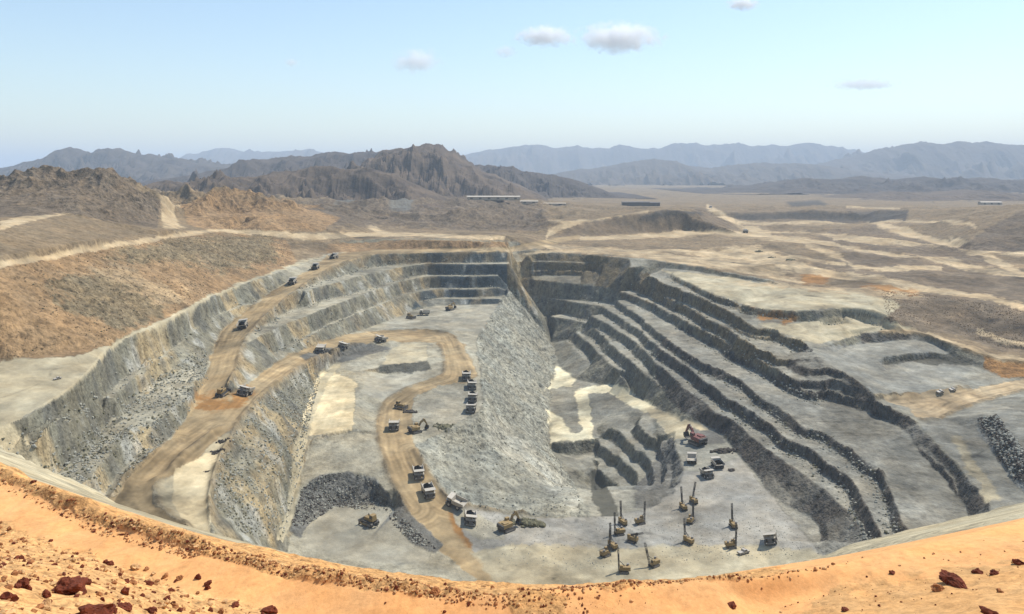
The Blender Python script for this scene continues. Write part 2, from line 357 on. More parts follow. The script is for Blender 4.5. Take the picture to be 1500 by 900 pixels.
# ------------------------------------------------------------------ safety berms pushed up along the haul roads
BERM = []
def berm(pts, h=1.5, wd=2.2, s=1.0, cs=0.75): BERM.append((smooth([W(u, v, D*s) for u, v, D in pts]), h, wd, cs))
berm([(545,373,92.2),(530,376.5,92.5),(505,384.5,93.5),(480,395.5,96),(455,410.5,100),(432,429,104),(402,451,109),(378,475,113.5),(360,497,117),(353,515,119),(347,540,122.5),(337,561,125),(327,578,127.5)], 1.6)
berm([(440,405,98),(427,413,101),(400,428,105.5),(372,449,110.2),(347,469,114.5),(327,490,118),(314,515,121)], 1.2, 2.0)
berm([(250,648,131),(217,678,132),(192,699,132.5),(168,728,133),(155,748,133)], 1.4, 2.4)
berm([(556,501,144.5),(510,507,142.5),(470,521,139),(430,544,136),(400,565,133.5),(375,589,131.5),(356,610,131),(343,628,131.5),(336,648,132.5),(323,668,133.5),(314,700,134.5),(309,730,135.5),(310,762,136.5)], 1.7)
berm([(330,625,131.6),(300,645,131.8),(270,668,132.5),(250,692,133),(228,706,133.4),(224,722,134.4),(240,748,135.2),(275,776,136)], 2.4, 2.6)
berm([(560,486,143.8),(600,483,145.3),(640,485,146.5),(664,492,147.8),(676,515,149.8),(692,546,154)], 1.3, 2.2)
berm([(645,503,148.2),(652,530,151.5),(648,552,154),(600,568,156),(562,592,158.2),(553,630,160),(557,652,161),(569,690,164.5),(581,715,167.5),(600,746,171.5)], 1.2, 2.0)
berm([(607,660,162),(624,690,165.4),(640,712,168),(655,731,171),(680,740.5,174),(700,746,176),(740,750,178.3),(765,752,179)], 1.6, 2.2)
berm([(800,350,101),(760,360,100),(700,369,93),(650,370.5,92),(600,371.5,92),(560,372.5,92)], 1.2, 3.0)
berm([(1500,573,160),(1430,591,160.6),(1380,613,160.6),(1350,617,159.8)], 1.6, 2.0, ES)
berm([(1290,488,140),(1335,487,140),(1360,492,141),(1395,505,143),(1430,517,145.5),(1465,527,148),(1500,531,149)], 1.4, 2.0, ES, 1.0)
berm([(1285,584,155.5),(1340,580.5,157),(1382,576,157.3),(1415,569,157.5)], 2.2, 2.4, ES, 0.5)
def berms(x, y):
    x = np.asarray(x, float); y = np.asarray(y, float)
    h = np.zeros(x.shape); t_ = np.zeros(x.shape); cs_ = np.ones(x.shape); D_ = np.full(x.shape, 99.0); dr = D_.ravel()
    xr, yr = x.ravel(), y.ravel(); hr, tr, cr = h.ravel(), t_.ravel(), cs_.ravel()
    for P, hh, wd, cs in BERM:
        A = np.array([p[:2] for p in P])
        m = np.nonzero((xr > A[:, 0].min()-25) & (xr < A[:, 0].max()+25) & (yr > A[:, 1].min()-25) & (yr < A[:, 1].max()+25))[0]
        if len(m) == 0: continue
        d = np.full(len(m), 1e9)
        for a, b in zip(A[:-1], A[1:]):
            dd = b-a; l2 = (dd**2).sum()+1e-9
            t = np.clip(((xr[m]-a[0])*dd[0]+(yr[m]-a[1])*dd[1])/l2, 0, 1)
            d = np.minimum(d, np.hypot(xr[m]-a[0]-t*dd[0], yr[m]-a[1]-t*dd[1]))
        dr[m] = np.minimum(dr[m], d)
        g = np.exp(-(d/wd)**2)*(0.75+0.5*vnoise(xr[m]/5, yr[m]/5))
        hr[m] = np.maximum(hr[m], g*hh); k = g > tr[m]
        tr[m] = np.maximum(tr[m], np.clip(g, 0, 1)); cr[m[k]] = cs
    return hr.reshape(x.shape), tr.reshape(x.shape), cr.reshape(x.shape), dr.reshape(x.shape)

# ------------------------------------------------------------------ colour zones (photo pixel outlines of surface materials, some colours deepened for shade)
PAL = dict(
    path=(0.265, 0.195, 0.112), rock=(0.142, 0.135, 0.10), slate_shade=(0.062, 0.055, 0.045), far=(0.055, 0.067, 0.068), pale=(0.335, 0.295, 0.20), grey=(0.175, 0.178, 0.162),  # darkest rock albedo lowered further to deepen shade on right wall faces
    road=(0.27, 0.205, 0.115), rust=(0.23, 0.125, 0.045), sand=(0.50, 0.42, 0.265), white=(0.57, 0.52, 0.36), brown=(0.205, 0.137, 0.072),
    olive=(0.125, 0.10, 0.058), moss=(0.15, 0.118, 0.07), desert=(0.165, 0.125, 0.076), tan=(0.365, 0.285, 0.175), dump=(0.138, 0.106, 0.070), orange=(0.60, 0.32, 0.13),
    gravel=(0.46, 0.265, 0.11), bermdirt=(0.40, 0.225, 0.09), darkgrey=(0.11, 0.108, 0.095), hill=(0.115, 0.09, 0.062), floor=(0.235, 0.226, 0.195), scree=(0.205, 0.203, 0.165), screelight=(0.265, 0.258, 0.21), dark=(0.075, 0.073, 0.058))
ZN = []
def Z(mat, poly, rub=None, y=(70, 1e9), soft=1.0): ZN.append((mat, poly, y, rub, soft))
# rub: 0 smooth .. 1 blocky
Z('rock', [(-150,640),(15,618),(100,570),(165,505),(245,470),(340,421),(436,387),(478,373),(500,354),(560,350),(745,353),(800,371),(890,376),(960,381),(1020,390),(1080,400),(1125,408),(1172,421),(1300,462),(1290,487),(1340,487),(1395,505),(1465,527),(1600,535),(1700,700),(1700,990),(-200,990)], 0.6)
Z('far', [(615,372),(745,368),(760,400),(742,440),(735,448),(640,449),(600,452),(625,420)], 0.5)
Z('brown', [(480,358),(590,352),(745,355),(745,366),(600,366),(480,372)], 0.6)
Z('olive', [(745,372),(890,376),(930,384),(930,402),(905,424),(860,418),(760,411)], 0.6)
Z('brown', [(-150,410),(0,392),(130,368),(250,347),(330,339),(420,352),(436,386),(400,400),(340,419),(245,466),(165,502),(110,520),(0,528),(-150,545)], 0.75)
Z('moss', [(60,420),(90,405),(160,400),(250,450),(230,470),(170,485),(120,455)], 1.0, soft=5)
Z('moss', [(150,375),(250,350),(400,343),(410,380),(330,400),(270,385),(200,390)], 1.0, soft=5)
Z('path', [(125,394),(170,390),(280,438),(235,446),(185,420)], 0.7, soft=4)
Z('pale', [(-150,545),(0,530),(110,521),(165,503),(245,465),(300,437),(345,418),(400,399),(436,384),(480,373),(436,388),(340,423),(245,472),(165,508),(130,546),(100,572),(15,621),(-150,690)], 0.1)
Z('pale', [(-10,612),(15,622),(45,655),(75,705),(180,760),(0,690)], 0.3)
Z('tan', [(-150,415),(0,394),(130,370),(250,349),(320,340),(460,352),(540,347),(640,349),(740,352),(740,346),(640,342),(540,341),(440,342),(390,336),(320,335),(250,343),(130,362),(0,385),(-150,402)], 0.2)
Z('tan', [(0,325),(100,303),(105,309),(0,338)], 0.2)
Z('tan', [(235,300),(268,294),(256,312),(262,330),(275,335),(240,335),(236,318)], 0.2)
Z('tan', [(530,326),(545,328),(560,338),(590,345),(560,345),(540,336)], 0.2)
# far rim road and ramp down the left wall
Z('road', [(480,374),(545,366),(600,366),(745,362),(800,352),(850,343),(850,350),(800,361),(745,369),(650,371),(560,373),(530,377),(505,385),(480,396),(455,411),(432,429),(402,451),(378,475),(360,497),(352,516),(346,541),(336,563),(326,582),(280,600),(292,575),(302,545),(312,515),(325,489),(345,468),(372,447),(400,426),(427,411),(455,394)], 0.05)
Z('tan', [(760,372),(850,371),(960,380),(1020,389),(1090,398),(1180,412),(1180,408),(1090,391),(1000,378),(900,369),(800,366)], 0.2)
Z('road', [(280,600),(290,575),(326,580),(345,574),(370,556),(400,535),(430,517),(470,502),(510,490),(560,484),(620,484),(660,488),(680,505),(700,548),(690,560),(640,566),(606,585),(604,640),(624,690),(655,732),(690,790),(740,850),(700,850),(640,805),(600,750),(580,716),(568,690),(554,650),(550,620),(560,590),(600,568),(650,548),(655,530),(640,503),(600,501),(556,503),(510,509),(470,523),(430,546),(400,567),(375,591),(355,613),(343,631),(322,640),(270,690),(222,716),(225,740),(275,780),(240,800),(140,790),(152,748),(190,700),(245,650)], 0.05)
Z('rust', [(292,580),(330,585),(358,566),(368,578),(350,598),(330,602),(290,598)], 0.1, soft=4)
Z('rust', [(655,752),(675,750),(690,775),(700,800),(680,800),(665,778)], 0.1, soft=2)
Z('pale', [(225,716),(270,690),(322,640),(340,635),(325,670),(313,705),(309,740),(312,790),(280,782),(245,752)], 0.15)
Z('sand', [(258,690),(300,665),(318,668),(309,705),(306,740),(310,790),(270,768),(253,730)], 0.03)
Z('sand', [(440,640),(450,592),(470,545),(490,545),(523,560),(520,600),(517,629),(480,634)], 0.1)
Z('pale', [(430,655),(450,610),(470,555),(490,533),(505,530),(480,560),(462,605),(452,640),(440,700),(428,760),(414,800),(404,800),(420,740)], 0.2)
Z('pale', [(570,515),(590,504),(627,503),(627,529),(590,534),(560,537)], 0.15)
Z('darkgrey', [(440,520),(470,512),(520,505),(560,506),(575,512),(520,528),(490,530),(465,548),(455,535)], 0.7)
Z('dark', [(556,536),(628,530),(634,543),(600,549),(558,548)], 0.8)
Z('grey', [(535,555),(600,548),(640,545),(600,568),(560,588),(530,575)], 0.2)
Z('grey', [(605,592),(640,570),(690,562),(705,570),(705,600),(690,620),(610,640),(604,620)], 0.5)
Z('grey', [(598,458),(640,449),(735,447),(740,460),(700,490),(660,484),(560,484),(570,470)], 0.3)
Z('darkgrey', [(432,745),(440,718),(470,697),(510,690),(548,700),(566,722),(577,746),(540,738),(490,742),(455,765),(438,790),(425,775)], 0.9)
Z('grey', [(455,770),(490,742),(577,744),(600,760),(640,800),(620,830),(500,820),(440,800)], 0.2)
Z('darkgrey', [(582,728),(610,760),(650,800),(640,812),(600,795),(580,760)], 0.7)
Z('olive', [(742,366),(756,366),(762,405),(768,440),(745,430)], 0.6)
Z('scree', [(742,432),(750,428),(757,430),(770,440),(785,463),(800,487),(815,520),(808,560),(806,600),(804,650),(830,690),(853,735),(866,757),(790,758),(700,746),(680,740),(655,730),(626,690),(608,655),(655,628),(706,598),(703,540),(697,500),(715,468)], 1.0)
Z('screelight', [(705,600),(760,640),(820,700),(855,745),(840,750),(780,700),(720,650)], 0.9, soft=3)
Z('floor', [(655,735),(700,748),(790,760),(866,757),(905,754),(950,744),(985,722),(1002,690),(1040,690),(1085,668),(1105,695),(1140,733),(1185,758),(1210,800),(1210,860),(740,870),(690,800)], 0.25)
Z('grey', [(660,745),(700,752),(740,775),(740,790),(700,790),(670,770)], 0.2)
Z('pale', [(690,810),(760,795),(860,805),(1000,800),(1120,800),(1230,815),(1200,850),(740,870)], 0.15, soft=2)
# right wall rock, its dark faces deepened with painted shade
Z('olive', [(905,400),(985,402),(1040,429),(1105,451),(1180,505),(1150,545),(1080,520),(1000,470),(930,440),(905,427)], 0.8)
Z('slate_shade', [(1180,505),(1240,548),(1283,586),(1333,613),(1385,664),(1450,738),(1480,800),(1200,810),(1120,715),(1060,640),(1000,605),(960,560),(960,500),(1000,480),(1080,520),(1140,545)], 0.9)
Z('rust', [(1106,451),(1150,454),(1165,462),(1150,472),(1112,468)], 0.8, soft=3)
Z('pale', [(965,394),(1000,398),(1080,406),(1150,420),(1240,428),(1330,440),(1300,466),(1240,452),(1150,456),(1105,451),(1040,430),(1000,411)], 0.15)
Z('pale', [(1110,474),(1150,474),(1240,464),(1300,468),(1360,482),(1290,487),(1260,491),(1195,505),(1165,497),(1140,486)], 0.25)
Z('white', [(815,534),(845,556),(838,566),(800,572),(812,555)], 0.05)
Z('white', [(842,575),(862,566),(905,563),(935,581),(966,599),(945,606),(915,590),(892,575),(862,578),(868,610),(870,644),(808,648),(800,598),(822,612),(836,634),(852,632)], 0.05)
Z('pale', [(945,600),(966,598),(1000,612),(1040,630),(1010,640),(985,645),(960,615)], 0.15)
Z('darkgrey', [(950,690),(965,655),(985,640),(1002,690),(986,722),(952,745),(930,742),(925,725)], 0.9, soft=1.5)
Z('dark', [(866,690),(880,690),(905,745),(905,756),(880,757),(866,735)], 0.05)
Z('darkgrey', [(1005,628),(1050,632),(1062,650),(1035,652)], 0.6)
# inner pit
Z('grey', [(1200,510),(1260,503),(1335,497),(1370,505),(1430,537),(1400,560),(1340,575),(1280,580),(1255,560),(1215,535)], 0.5)
Z('slate_shade', [(1260,490),(1340,487),(1340,498),(1262,504)], 0.9)
Z('dark', [(1290,525),(1330,517),(1400,517),(1440,535),(1400,536),(1330,530),(1292,535)], 0.9)
Z('rust', [(1440,520),(1520,530),(1520,557),(1465,553),(1440,540)], 0.9)
Z('tan', [(1290,583),(1340,578),(1420,570),(1500,556),(1600,552),(1600,575),(1500,574),(1430,592),(1380,615),(1340,612),(1330,600)], 0.1)
Z('tan', [(1290,484),(1340,483),(1400,500),(1460,520),(1600,535),(1600,542),(1460,528),(1395,507),(1340,489),(1290,489)], 0.1)
Z('grey', [(1345,620),(1385,615),(1440,592),(1520,600),(1600,700),(1500,740),(1450,738),(1430,715),(1405,680)], 0.6)
Z('pale', [(1390,640),(1405,640),(1440,690),(1470,735),(1445,737),(1425,705)], 0.3, soft=2)
Z('slate_shade', [(1432,620),(1460,612),(1500,668),(1520,690),(1510,720),(1485,705),(1462,675)], 1.0)
# right land
Z('dump', [(1290,420),(1370,430),(1450,440),(1600,475),(1600,535),(1470,515),(1400,490),(1340,483),(1290,470),(1320,450)], 0.8)
Z('dump', [(1190,340),(1280,331),(1400,363),(1440,378),(1500,402),(1600,430),(1600,465),(1450,433),(1300,412),(1180,392),(1240,375)], 0.6)
Z('rust', [(1265,418),(1300,414),(1345,425),(1350,435),(1300,436),(1260,430)], 0.4, soft=2)
Z('rust', [(1175,402),(1215,400),(1215,412),(1178,412)], 0.4, soft=2)
for pl, w in (([(860,372),(980,367),(1080,372),(1180,381),(1240,391)], 2.0), ([(690,322),(760,318),(840,330),(800,345)], 1.6), ([(1095,335),(1180,338),(1300,352)], 1.8), ([(950,330),(1040,322),(1150,327),(1290,328)], 1.3), ([(1080,374),(1200,398),(1300,415),(1370,427),(1450,436),(1500,450),(1600,472)], 4), ([(1100,343),(1200,354),(1300,371),(1370,380),(1450,393),(1560,418)], 4),
              ([(1285,329),(1340,342),(1400,358),(1440,374),(1500,399),(1600,440)], 5), ([(1220,347),(1300,353),(1380,359),(1440,367),(1520,378)], 2), ([(1180,361),(1230,375),(1250,394),(1290,399),(1380,393)], 3),
              ([(1430,484),(1470,499),(1500,504),(1600,512)], 4), ([(800,350),(806,338),(850,327),(900,321),(950,313)], 4), ([(850,350),(950,345),(1050,341),(1100,343)], 3), ([(1035,303),(1060,315),(1090,333),(1130,338)], 4),
              ([(740,368),(800,362),(900,366),(1000,376),(1100,390),(1150,400)], 2.5), ([(1270,325),(1340,322),(1420,327),(1430,332)], 2), ([(580,258),(582,270),(600,282),(625,294)], 2)):
    Z('tan', [(x, y-w) for x, y in pl]+[(x, y+w) for x, y in reversed(pl)], 0.1)
Z('dump', [(815,346),(860,325),(940,312),(1030,306),(1090,335),(980,341)], 0.4, soft=2)
Z('slate_shade', [(930,322),(950,314),(985,308),(1025,309),(1030,314),(960,324)], 0.4, soft=2)
Z('dump', [(1060,309),(1150,308),(1230,307),(1300,309),(1330,320),(1230,324),(1080,322)], 0.4, soft=2)
Z('hill', [(430,300),(560,283),(690,286),(760,300),(800,312),(806,338),(700,338),(560,332),(470,334)], 0.9, soft=3)
Z('darkgrey', [(495,285),(520,282),(523,296),(490,300)], 0.6, soft=2); Z('darkgrey', [(565,290),(610,286),(600,306),(572,304)], 0.6, soft=2)
Z('tan', [(985,380),(1060,366),(1110,362),(1165,382),(1185,397),(1100,392),(1030,386)], 0.2, soft=2.5)
Z('tan', [(1060,345),(1105,341),(1165,345),(1195,350),(1150,355),(1100,349)], 0.2, soft=1.5)
Z('tan', [(1390,345),(1440,352),(1600,368),(1600,376),(1440,372),(1400,362)], 0.2, soft=1.5)
Z('tan', [(1060,412),(1170,414),(1260,424),(1360,432),(1330,440),(1240,430),(1150,421)], 0.2, soft=2)
Z('hill', [(1400,364),(1440,335),(1500,308),(1640,288),(1640,382),(1500,369),(1450,366)], 0.7, soft=1.5)
Z('slate_shade', [(1150,297),(1200,294),(1215,302),(1160,304)], 0.5, soft=2); Z('slate_shade', [(1062,312),(1330,310),(1328,322),(1230,324),(1080,322)], 0.5, soft=2)
Z('tan', [(690,289),(760,289),(760,292),(690,292)], 0.1); Z('tan', [(1240,303),(1320,304),(1320,307),(1240,306)], 0.1)
# hills left
Z('hill', [(-150,200),(110,240),(200,280),(235,305),(230,335),(100,310),(-150,330)], 0.9)
Z('brown', [(265,300),(350,288),(450,305),(500,320),(470,340),(300,336),(275,330)], 0.8)
Z('pale', [(-90000,300),(90000,300),(90000,90000),(-90000,90000)], 0.5, y=(70, 240))
# foreground
Z('orange', [(-90000,300),(90000,300),(90000,90000),(-90000,90000)], 0.12, y=(0, 72))
Z('bermdirt', [(u, v-6) for u, v in EDGE[:12]]+[(760,874),(650,874),(560,866),(450,850),(370,830),(300,814),(220,789),(150,768),(60,726),(0,700),(-160,630)], 0.9, y=(0, 72), soft=1.2)
Z('bermdirt', [(u, v-4) for u, v in EDGE[11:16]]+[(u, v+6) for u, v in EDGE[11:16]][::-1], 0.8, y=(0, 72))
Z('bermdirt', [(735,850),(790,850),(860,905),(900,960),(760,960),(770,905)], 0.7, y=(0, 72), soft=2)
Z('gravel', [(-200,740),(0,764),(60,788),(120,812),(190,835),(260,863),(330,880),(400,897),(520,960),(520,2500),(-400,2500)], 0.8, y=(0, 72))
Z('gravel', [(1650,780),(1500,815),(1400,835),(1300,855),(1200,875),(1150,930),(1650,1500)], 0.35, y=(0, 72), soft=3)

def pip(u, v, poly):
    m = np.zeros(u.shape, bool); n = len(poly)
    for i in range(n):
        x1, y1 = poly[i]; x2, y2 = poly[(i+1) % n]
        if y1 == y2: continue
        c = ((y1 > v) != (y2 > v))
        m ^= c & (u < (x2-x1)*(v-y1)/(y2-y1)+x1)
    return m
PADA = [(441,639),(452,592),(470,548),(492,534),(522,548),(520,600),(516,627),(480,633)]
PADB = [(570,515),(592,504),(626,504),(625,528),(590,532)]
DUSTY = ('rock', 'slate_shade', 'far', 'olive', 'grey')
ROADM = ('road', 'sand', 'white', 'tan', 'pale', 'orange')
def zones(x, y, z):
    u = U0+FPX*x/y; v = V0-FPX*z/y
    sc = np.clip(y/450.0, 0.04, 3)
    nu = fbm(x, y, 14*1.0, 4, 3, 0.75)*5.0; nv = fbm(x, y, 11.0, 4, 4, 0.75)*3.6
    near = y < 72
    nu = np.where(near, fbm(x, y, 1.6, 3, 3)*14, nu); nv = np.where(near, fbm(x, y, 1.3, 3, 4)*7, nv)
    fade = np.clip((750/np.maximum(y, 1))**1.6, 0.12, 1); nu *= fade; nv *= fade
    c = np.empty(x.shape+(3,), np.float32); c[:] = PAL['desert']
    dusty = np.zeros(x.shape, np.float32); rub = np.full(x.shape, 0.55, np.float32); road = np.zeros(x.shape, np.int8)
    for mat, poly, (ya, yb), rb, soft in ZN:
        P = np.array(poly)
        bb = (u > P[:, 0].min()-12*soft) & (u < P[:, 0].max()+12*soft) & (v > P[:, 1].min()-10*soft) & (v < P[:, 1].max()+10*soft) & (y > ya) & (y < yb)
        k = np.nonzero(bb.ravel())[0]
        if len(k) == 0: continue
        uu = u.ravel()[k]; vv = v.ravel()[k]
        w = np.zeros(len(k), np.float32)
        for jx, jy, s in ((0.3, 0.2, 1), (-0.9, 0.5, 1.3), (0.7, -0.7, 0.8), (0.1, 0.9, 1.6)):
            w += pip(uu+nu.ravel()[k]*s*soft+jx*soft, vv+nv.ravel()[k]*s*soft+jy*soft, poly)
        w /= 4
        cc = c.reshape(-1, 3); cc[k] = cc[k]*(1-w[:, None])+np.array(PAL[mat], np.float32)*w[:, None]
        if rb is not None: r_ = rub.ravel(); r_[k] = r_[k]*(1-w)+rb*w; rub = r_.reshape(x.shape)
        dq = dusty.ravel(); dq[k] = dq[k]*(1-w)+(mat in DUSTY)*w; dusty = dq.reshape(x.shape)
        q = road.ravel(); q[k] = np.where(w > 0.5, 1 if mat in ('road', 'tan', 'white', 'rust') else (2 if mat == 'orange' else 0), q[k]); road = q.reshape(x.shape)
    return c, rub, road, dusty

# ------------------------------------------------------------------ final ground height
def ground_full(x, y, want=False):
    x = np.asarray(x, np.float64); y = np.asarray(y, np.float64)
    base = tin_z(x, y)
    c, rub, road, dusty = zones(x, y, base)
    mid = np.clip((y-110)/60, 0, 1)*np.clip((3000-y)/1500, 0.0, 1)
    k = mid*(0.25+0.75*rub)*np.clip(y/500, 0.6, 2.0)
    k = k*np.where((x > 20), 0.72, np.where(y > 520, 0.5, 0.85))
    wx = (fbm(x, y, 24, 2, 1)*3.0+fbm(x, y, 8.0, 2, 2)*2.0)*k
    wy = (fbm(x, y, 24, 2, 5)*3.0+fbm(x, y, 8.0, 2, 6)*2.0)*k
    z = tin_z(x+wx, y+wy)
    m1 = inr(RAS[1], x, y)
    sl = np.where(m1, samp(SLP, x+wx, y+wy), 0.3)
    st = np.clip((sl-0.25)/0.5, 0, 1)
    # rubble on faces and scree; driven flats stay smooth
    loose = np.clip(0.12+0.88*st+(rub > 0.95)*0.8, 0, 1)
    z = z+mid*(rub**1.3)*loose*(fbm(x, y, 8, 4, 8, 0.75)*2.0+np.abs(fbm(x, y, 3.2, 2, 9))*1.3)
    bh, bt, bc, bd = berms(x, y); z = z+bh
    z = z+mid*fbm(x, y, 60, 2, 10)*0.8*(0.2+rub)
    # hills beyond the pit on the left are rugged
    hl = np.clip((-180-x)/120, 0, 1)*np.clip((y-600)/200, 0, 1)*np.clip((z+52)/12, 0, 1)*np.clip((2300-y)/600, 0, 1)
    z = z+hl*((ridged(x, y, 110, 4, 3)-0.55)*44+(ridged(x, y, 32, 3, 4)-0.5)*11)*(0.12+0.88*np.clip((y-720)/150, 0, 1))
    out = np.clip((y-1000)/400, 0, 1)
    z = z+out*fbm(x, y, 90, 3, 12)*3.0*np.clip((2600-y)/800, 0.15, 1)
    # tipped heaps and gullied dumps on the land beyond the right rim
    rl = np.clip((x-150)/150, 0, 1)*np.clip((y-720)/120, 0, 1)*np.clip((2300-y)/500, 0, 1)*np.clip((z+124)/8, 0, 1)
    z = z+rl*((ridged(x, y, 150, 2, 61)-0.6)*9+(ridged(x, y, 40, 3, 62)-0.55)*3)
    ml = np.clip((y-1150)/150, 0, 1)*np.clip((2300-y)/300, 0, 1)*np.clip((180-x)/120, 0, 1)
    z = z+ml*((ridged(x, y, 170, 4, 63)-0.5)*36+(ridged(x, y, 45, 3, 64)-0.5)*9)
    nr = np.clip((75-y)/10, 0, 1)
    z = z+nr*(fbm(x, y, 5, 3, 13)*0.18+rub*(fbm(x, y, 0.7, 2, 14)*0.14+fbm(x, y, 2.5, 2, 15)*0.35)+fbm(x, y, 0.5, 2, 16)*0.02)
    if want:
        inpit = ((z < -88) & (y > 270) & (y < 1060))
        f = (1-st)*inpit*dusty
        east = np.clip((x-0.0)/60, 0, 1)
        dust = np.stack([0.285-0.065*east, 0.265-0.052*east, 0.20-0.025*east], -1)
        # broken, stained rock on the faces
        p1 = fbm(x, y, 26, 3, 31); p2 = fbm(x, y, 11, 3, 33)
        face = c.copy()
        a = (np.clip((p1-0.20)*3.5, 0, 1)*dusty*st*(east < 0.5))[..., None]; face = face*(1-a*0.75)+np.array((0.29, 0.225, 0.125))*a*0.75
        a = (np.clip((p2-0.04)*3, 0, 1)*dusty*st)[..., None]; face = face*(1-a*0.6)+np.array((0.07, 0.07, 0.062))*a*0.7
        a = (np.clip((-p2-0.26)*4, 0, 1)*dusty*st*(east < 0.5))[..., None]; face = face*(1-a*0.6)+np.array((0.36, 0.36, 0.32))*a*0.5
        c = face*(1-0.8*f[..., None])+dust*0.8*f[..., None]
        t = np.clip(bt*1.4, 0, 1)*bc
        c = c*(1-t[..., None])+np.array((0.17, 0.13, 0.075))*t[..., None]
        # rows of drill cuttings on the two blast pads
        for poly, cc in ((PADA, (0.34, 0.29, 0.17)), (PADB, (0.27, 0.25, 0.19))):
            u = U0+FPX*x/y; v = V0-FPX*z/y
            k = np.nonzero((pip(u, v, poly) & (y > 400) & (y < 800)).ravel())[0]
            xx, yy = x.ravel()[k], y.ravel()[k]
            d = np.hypot((xx/3.6+0.3*vnoise(xx/9, yy/9)) % 1-0.5, (yy/5.2+0.3*vnoise(yy/9, xx/9)) % 1-0.5)
            w = np.clip((d-0.22)/0.2, 0, 1)*0.42*(0.5+0.5*fbm(xx, yy, 15, 2, 71))
            cf = c.reshape(-1, 3); cf[k] = cf[k]*(1-w[:, None])+np.array(cc)*w[:, None]; c = cf.reshape(c.shape)
        # wheel tracks, scrapes and damp patches on the driven flats
        fl = (1-st)*(z < -80)*(y > 270)*(y < 1100)
        tr = np.clip((ridged(x, y, 46, 2, 51)-0.80)*6, 0, 1)*0.30-np.clip((ridged(x, y, 33, 2, 52)-0.84)*7, 0, 1)*0.30+fbm(x, y, 18, 5, 53, 0.75)*0.55-np.clip(fbm(x, y, 55, 3, 54)-0.05, 0, 1)*0.7
        c = c*(1+tr*fl)[..., None]
        rut = (np.sin(bd*2*math.pi/6.4+fbm(x, y, 40, 2, 81)*3)*0.13+np.sin(bd*2*math.pi/2.7+fbm(x, y, 25, 2, 82)*4)*0.09)*np.clip((24-bd)/8, 0, 1)*(road == 1)*(0.55+0.9*np.clip(fbm(x, y, 30, 2, 83)+0.3, 0, 1))
        rut = rut+(road == 1)*(fbm(x, y, 16, 3, 84)*0.22-np.clip(fbm(x, y, 45, 2, 85)-0.15, 0, 1)*0.5)
        c = c*(1+rut)[..., None]
        return z, c, rub*np.clip(0.55+0.45*np.maximum(st, ~inpit), 0, 1), road
    return z
def gz(x, y): return float(ground_full(np.array([x]), np.array([y]))[0])
def at(u, v, y0=250.0, y1=2400.0):
    """the point of the ground seen at a photo pixel"""
    n = 1600; y = y0*(y1/y0)**np.linspace(0, 1, n)
    x = (u-U0)*y/FPX; z = ground_full(x, y); ray = -(v-V0)*y/FPX
    i = int(np.argmax(z >= ray))
    return Vector((float(x[i]), float(y[i]), float(z[i])))

def rows():
    r = []; y = 3.0
    while y < 26000:
        r.append(y)
        if y < 24: y += 0.35
        elif y < 70: y += 0.11
        elif y < 110: y += 1.5
        elif y < 285: y += 4.0
        elif y < 1075: y += 0.95
        elif y < 2600: y += 1.1+(y-1075)*0.011
        else: y += 18+(y-2600)*0.08
    return np.array(r)
YR = rows(); NU = 1180
UR = np.linspace(-140, 1640, NU)
KY, KX = np.meshgrid(YR, (UR-U0)/FPX, indexing='ij')
GX = KX*np.maximum(KY, 50); GY = KY
GZ, GC, GR, GROAD = ground_full(GX, GY, True)
print('grid', GX.shape)
_e = np.array([W(u, v, FD-0.9)[:2] for u, v in EDGE])
_nm = np.nonzero((GY < 72).ravel())[0]; _x = GX.ravel()[_nm]; _y = GY.ravel()[_nm]; _d = np.full(len(_nm), 1e9)
for _a, _b in zip(_e[:-1], _e[1:]):
    _v = _b-_a; _t = np.clip(((_x-_a[0])*_v[0]+(_y-_a[1])*_v[1])/(_v**2).sum(), 0, 1)
    _d = np.minimum(_d, np.hypot(_x-_a[0]-_t*_v[0], _y-_a[1]-_t*_v[1]))
_d = _d+fbm(_x, _y, 14, 2, 91)*0.7; _w = np.zeros(len(_nm))
for _c, _s, _k in ((5.6, .22, .20), (7.5, .22, .20), (6.3, .18, .12), (8.2, .18, .12), (9.8, .25, .16), (11.7, .25, .16), (4.2, .3, .10)):
    _w += _k*np.exp(-((_d-_c)/_s)**2)*np.clip(0.55+fbm(_x, _y, 4, 3, 92+_c), 0, 1)
_w -= 0.10*np.clip(fbm(_x, _y, 3.5, 4, 99, 0.7), -1, 1)
_g = GC.reshape(-1, 3); _g[_nm] *= (1-_w*(GROAD.ravel()[_nm] == 2)-0.0)[:, None]; GC = _g.reshape(GC.shape)
big = (1+0.22*fbm(GX, GY, 40, 3, 20)+0.16*fbm(GX, GY, 9, 2, 21)).astype(np.float32)
big = np.where(GY < 72, 1+0.10*fbm(GX, GY, 6, 3, 22)+0.06*fbm(GX, GY, 1.2, 2, 23), big)
GC = np.clip(GC*big[..., None], 0.02, 0.9)

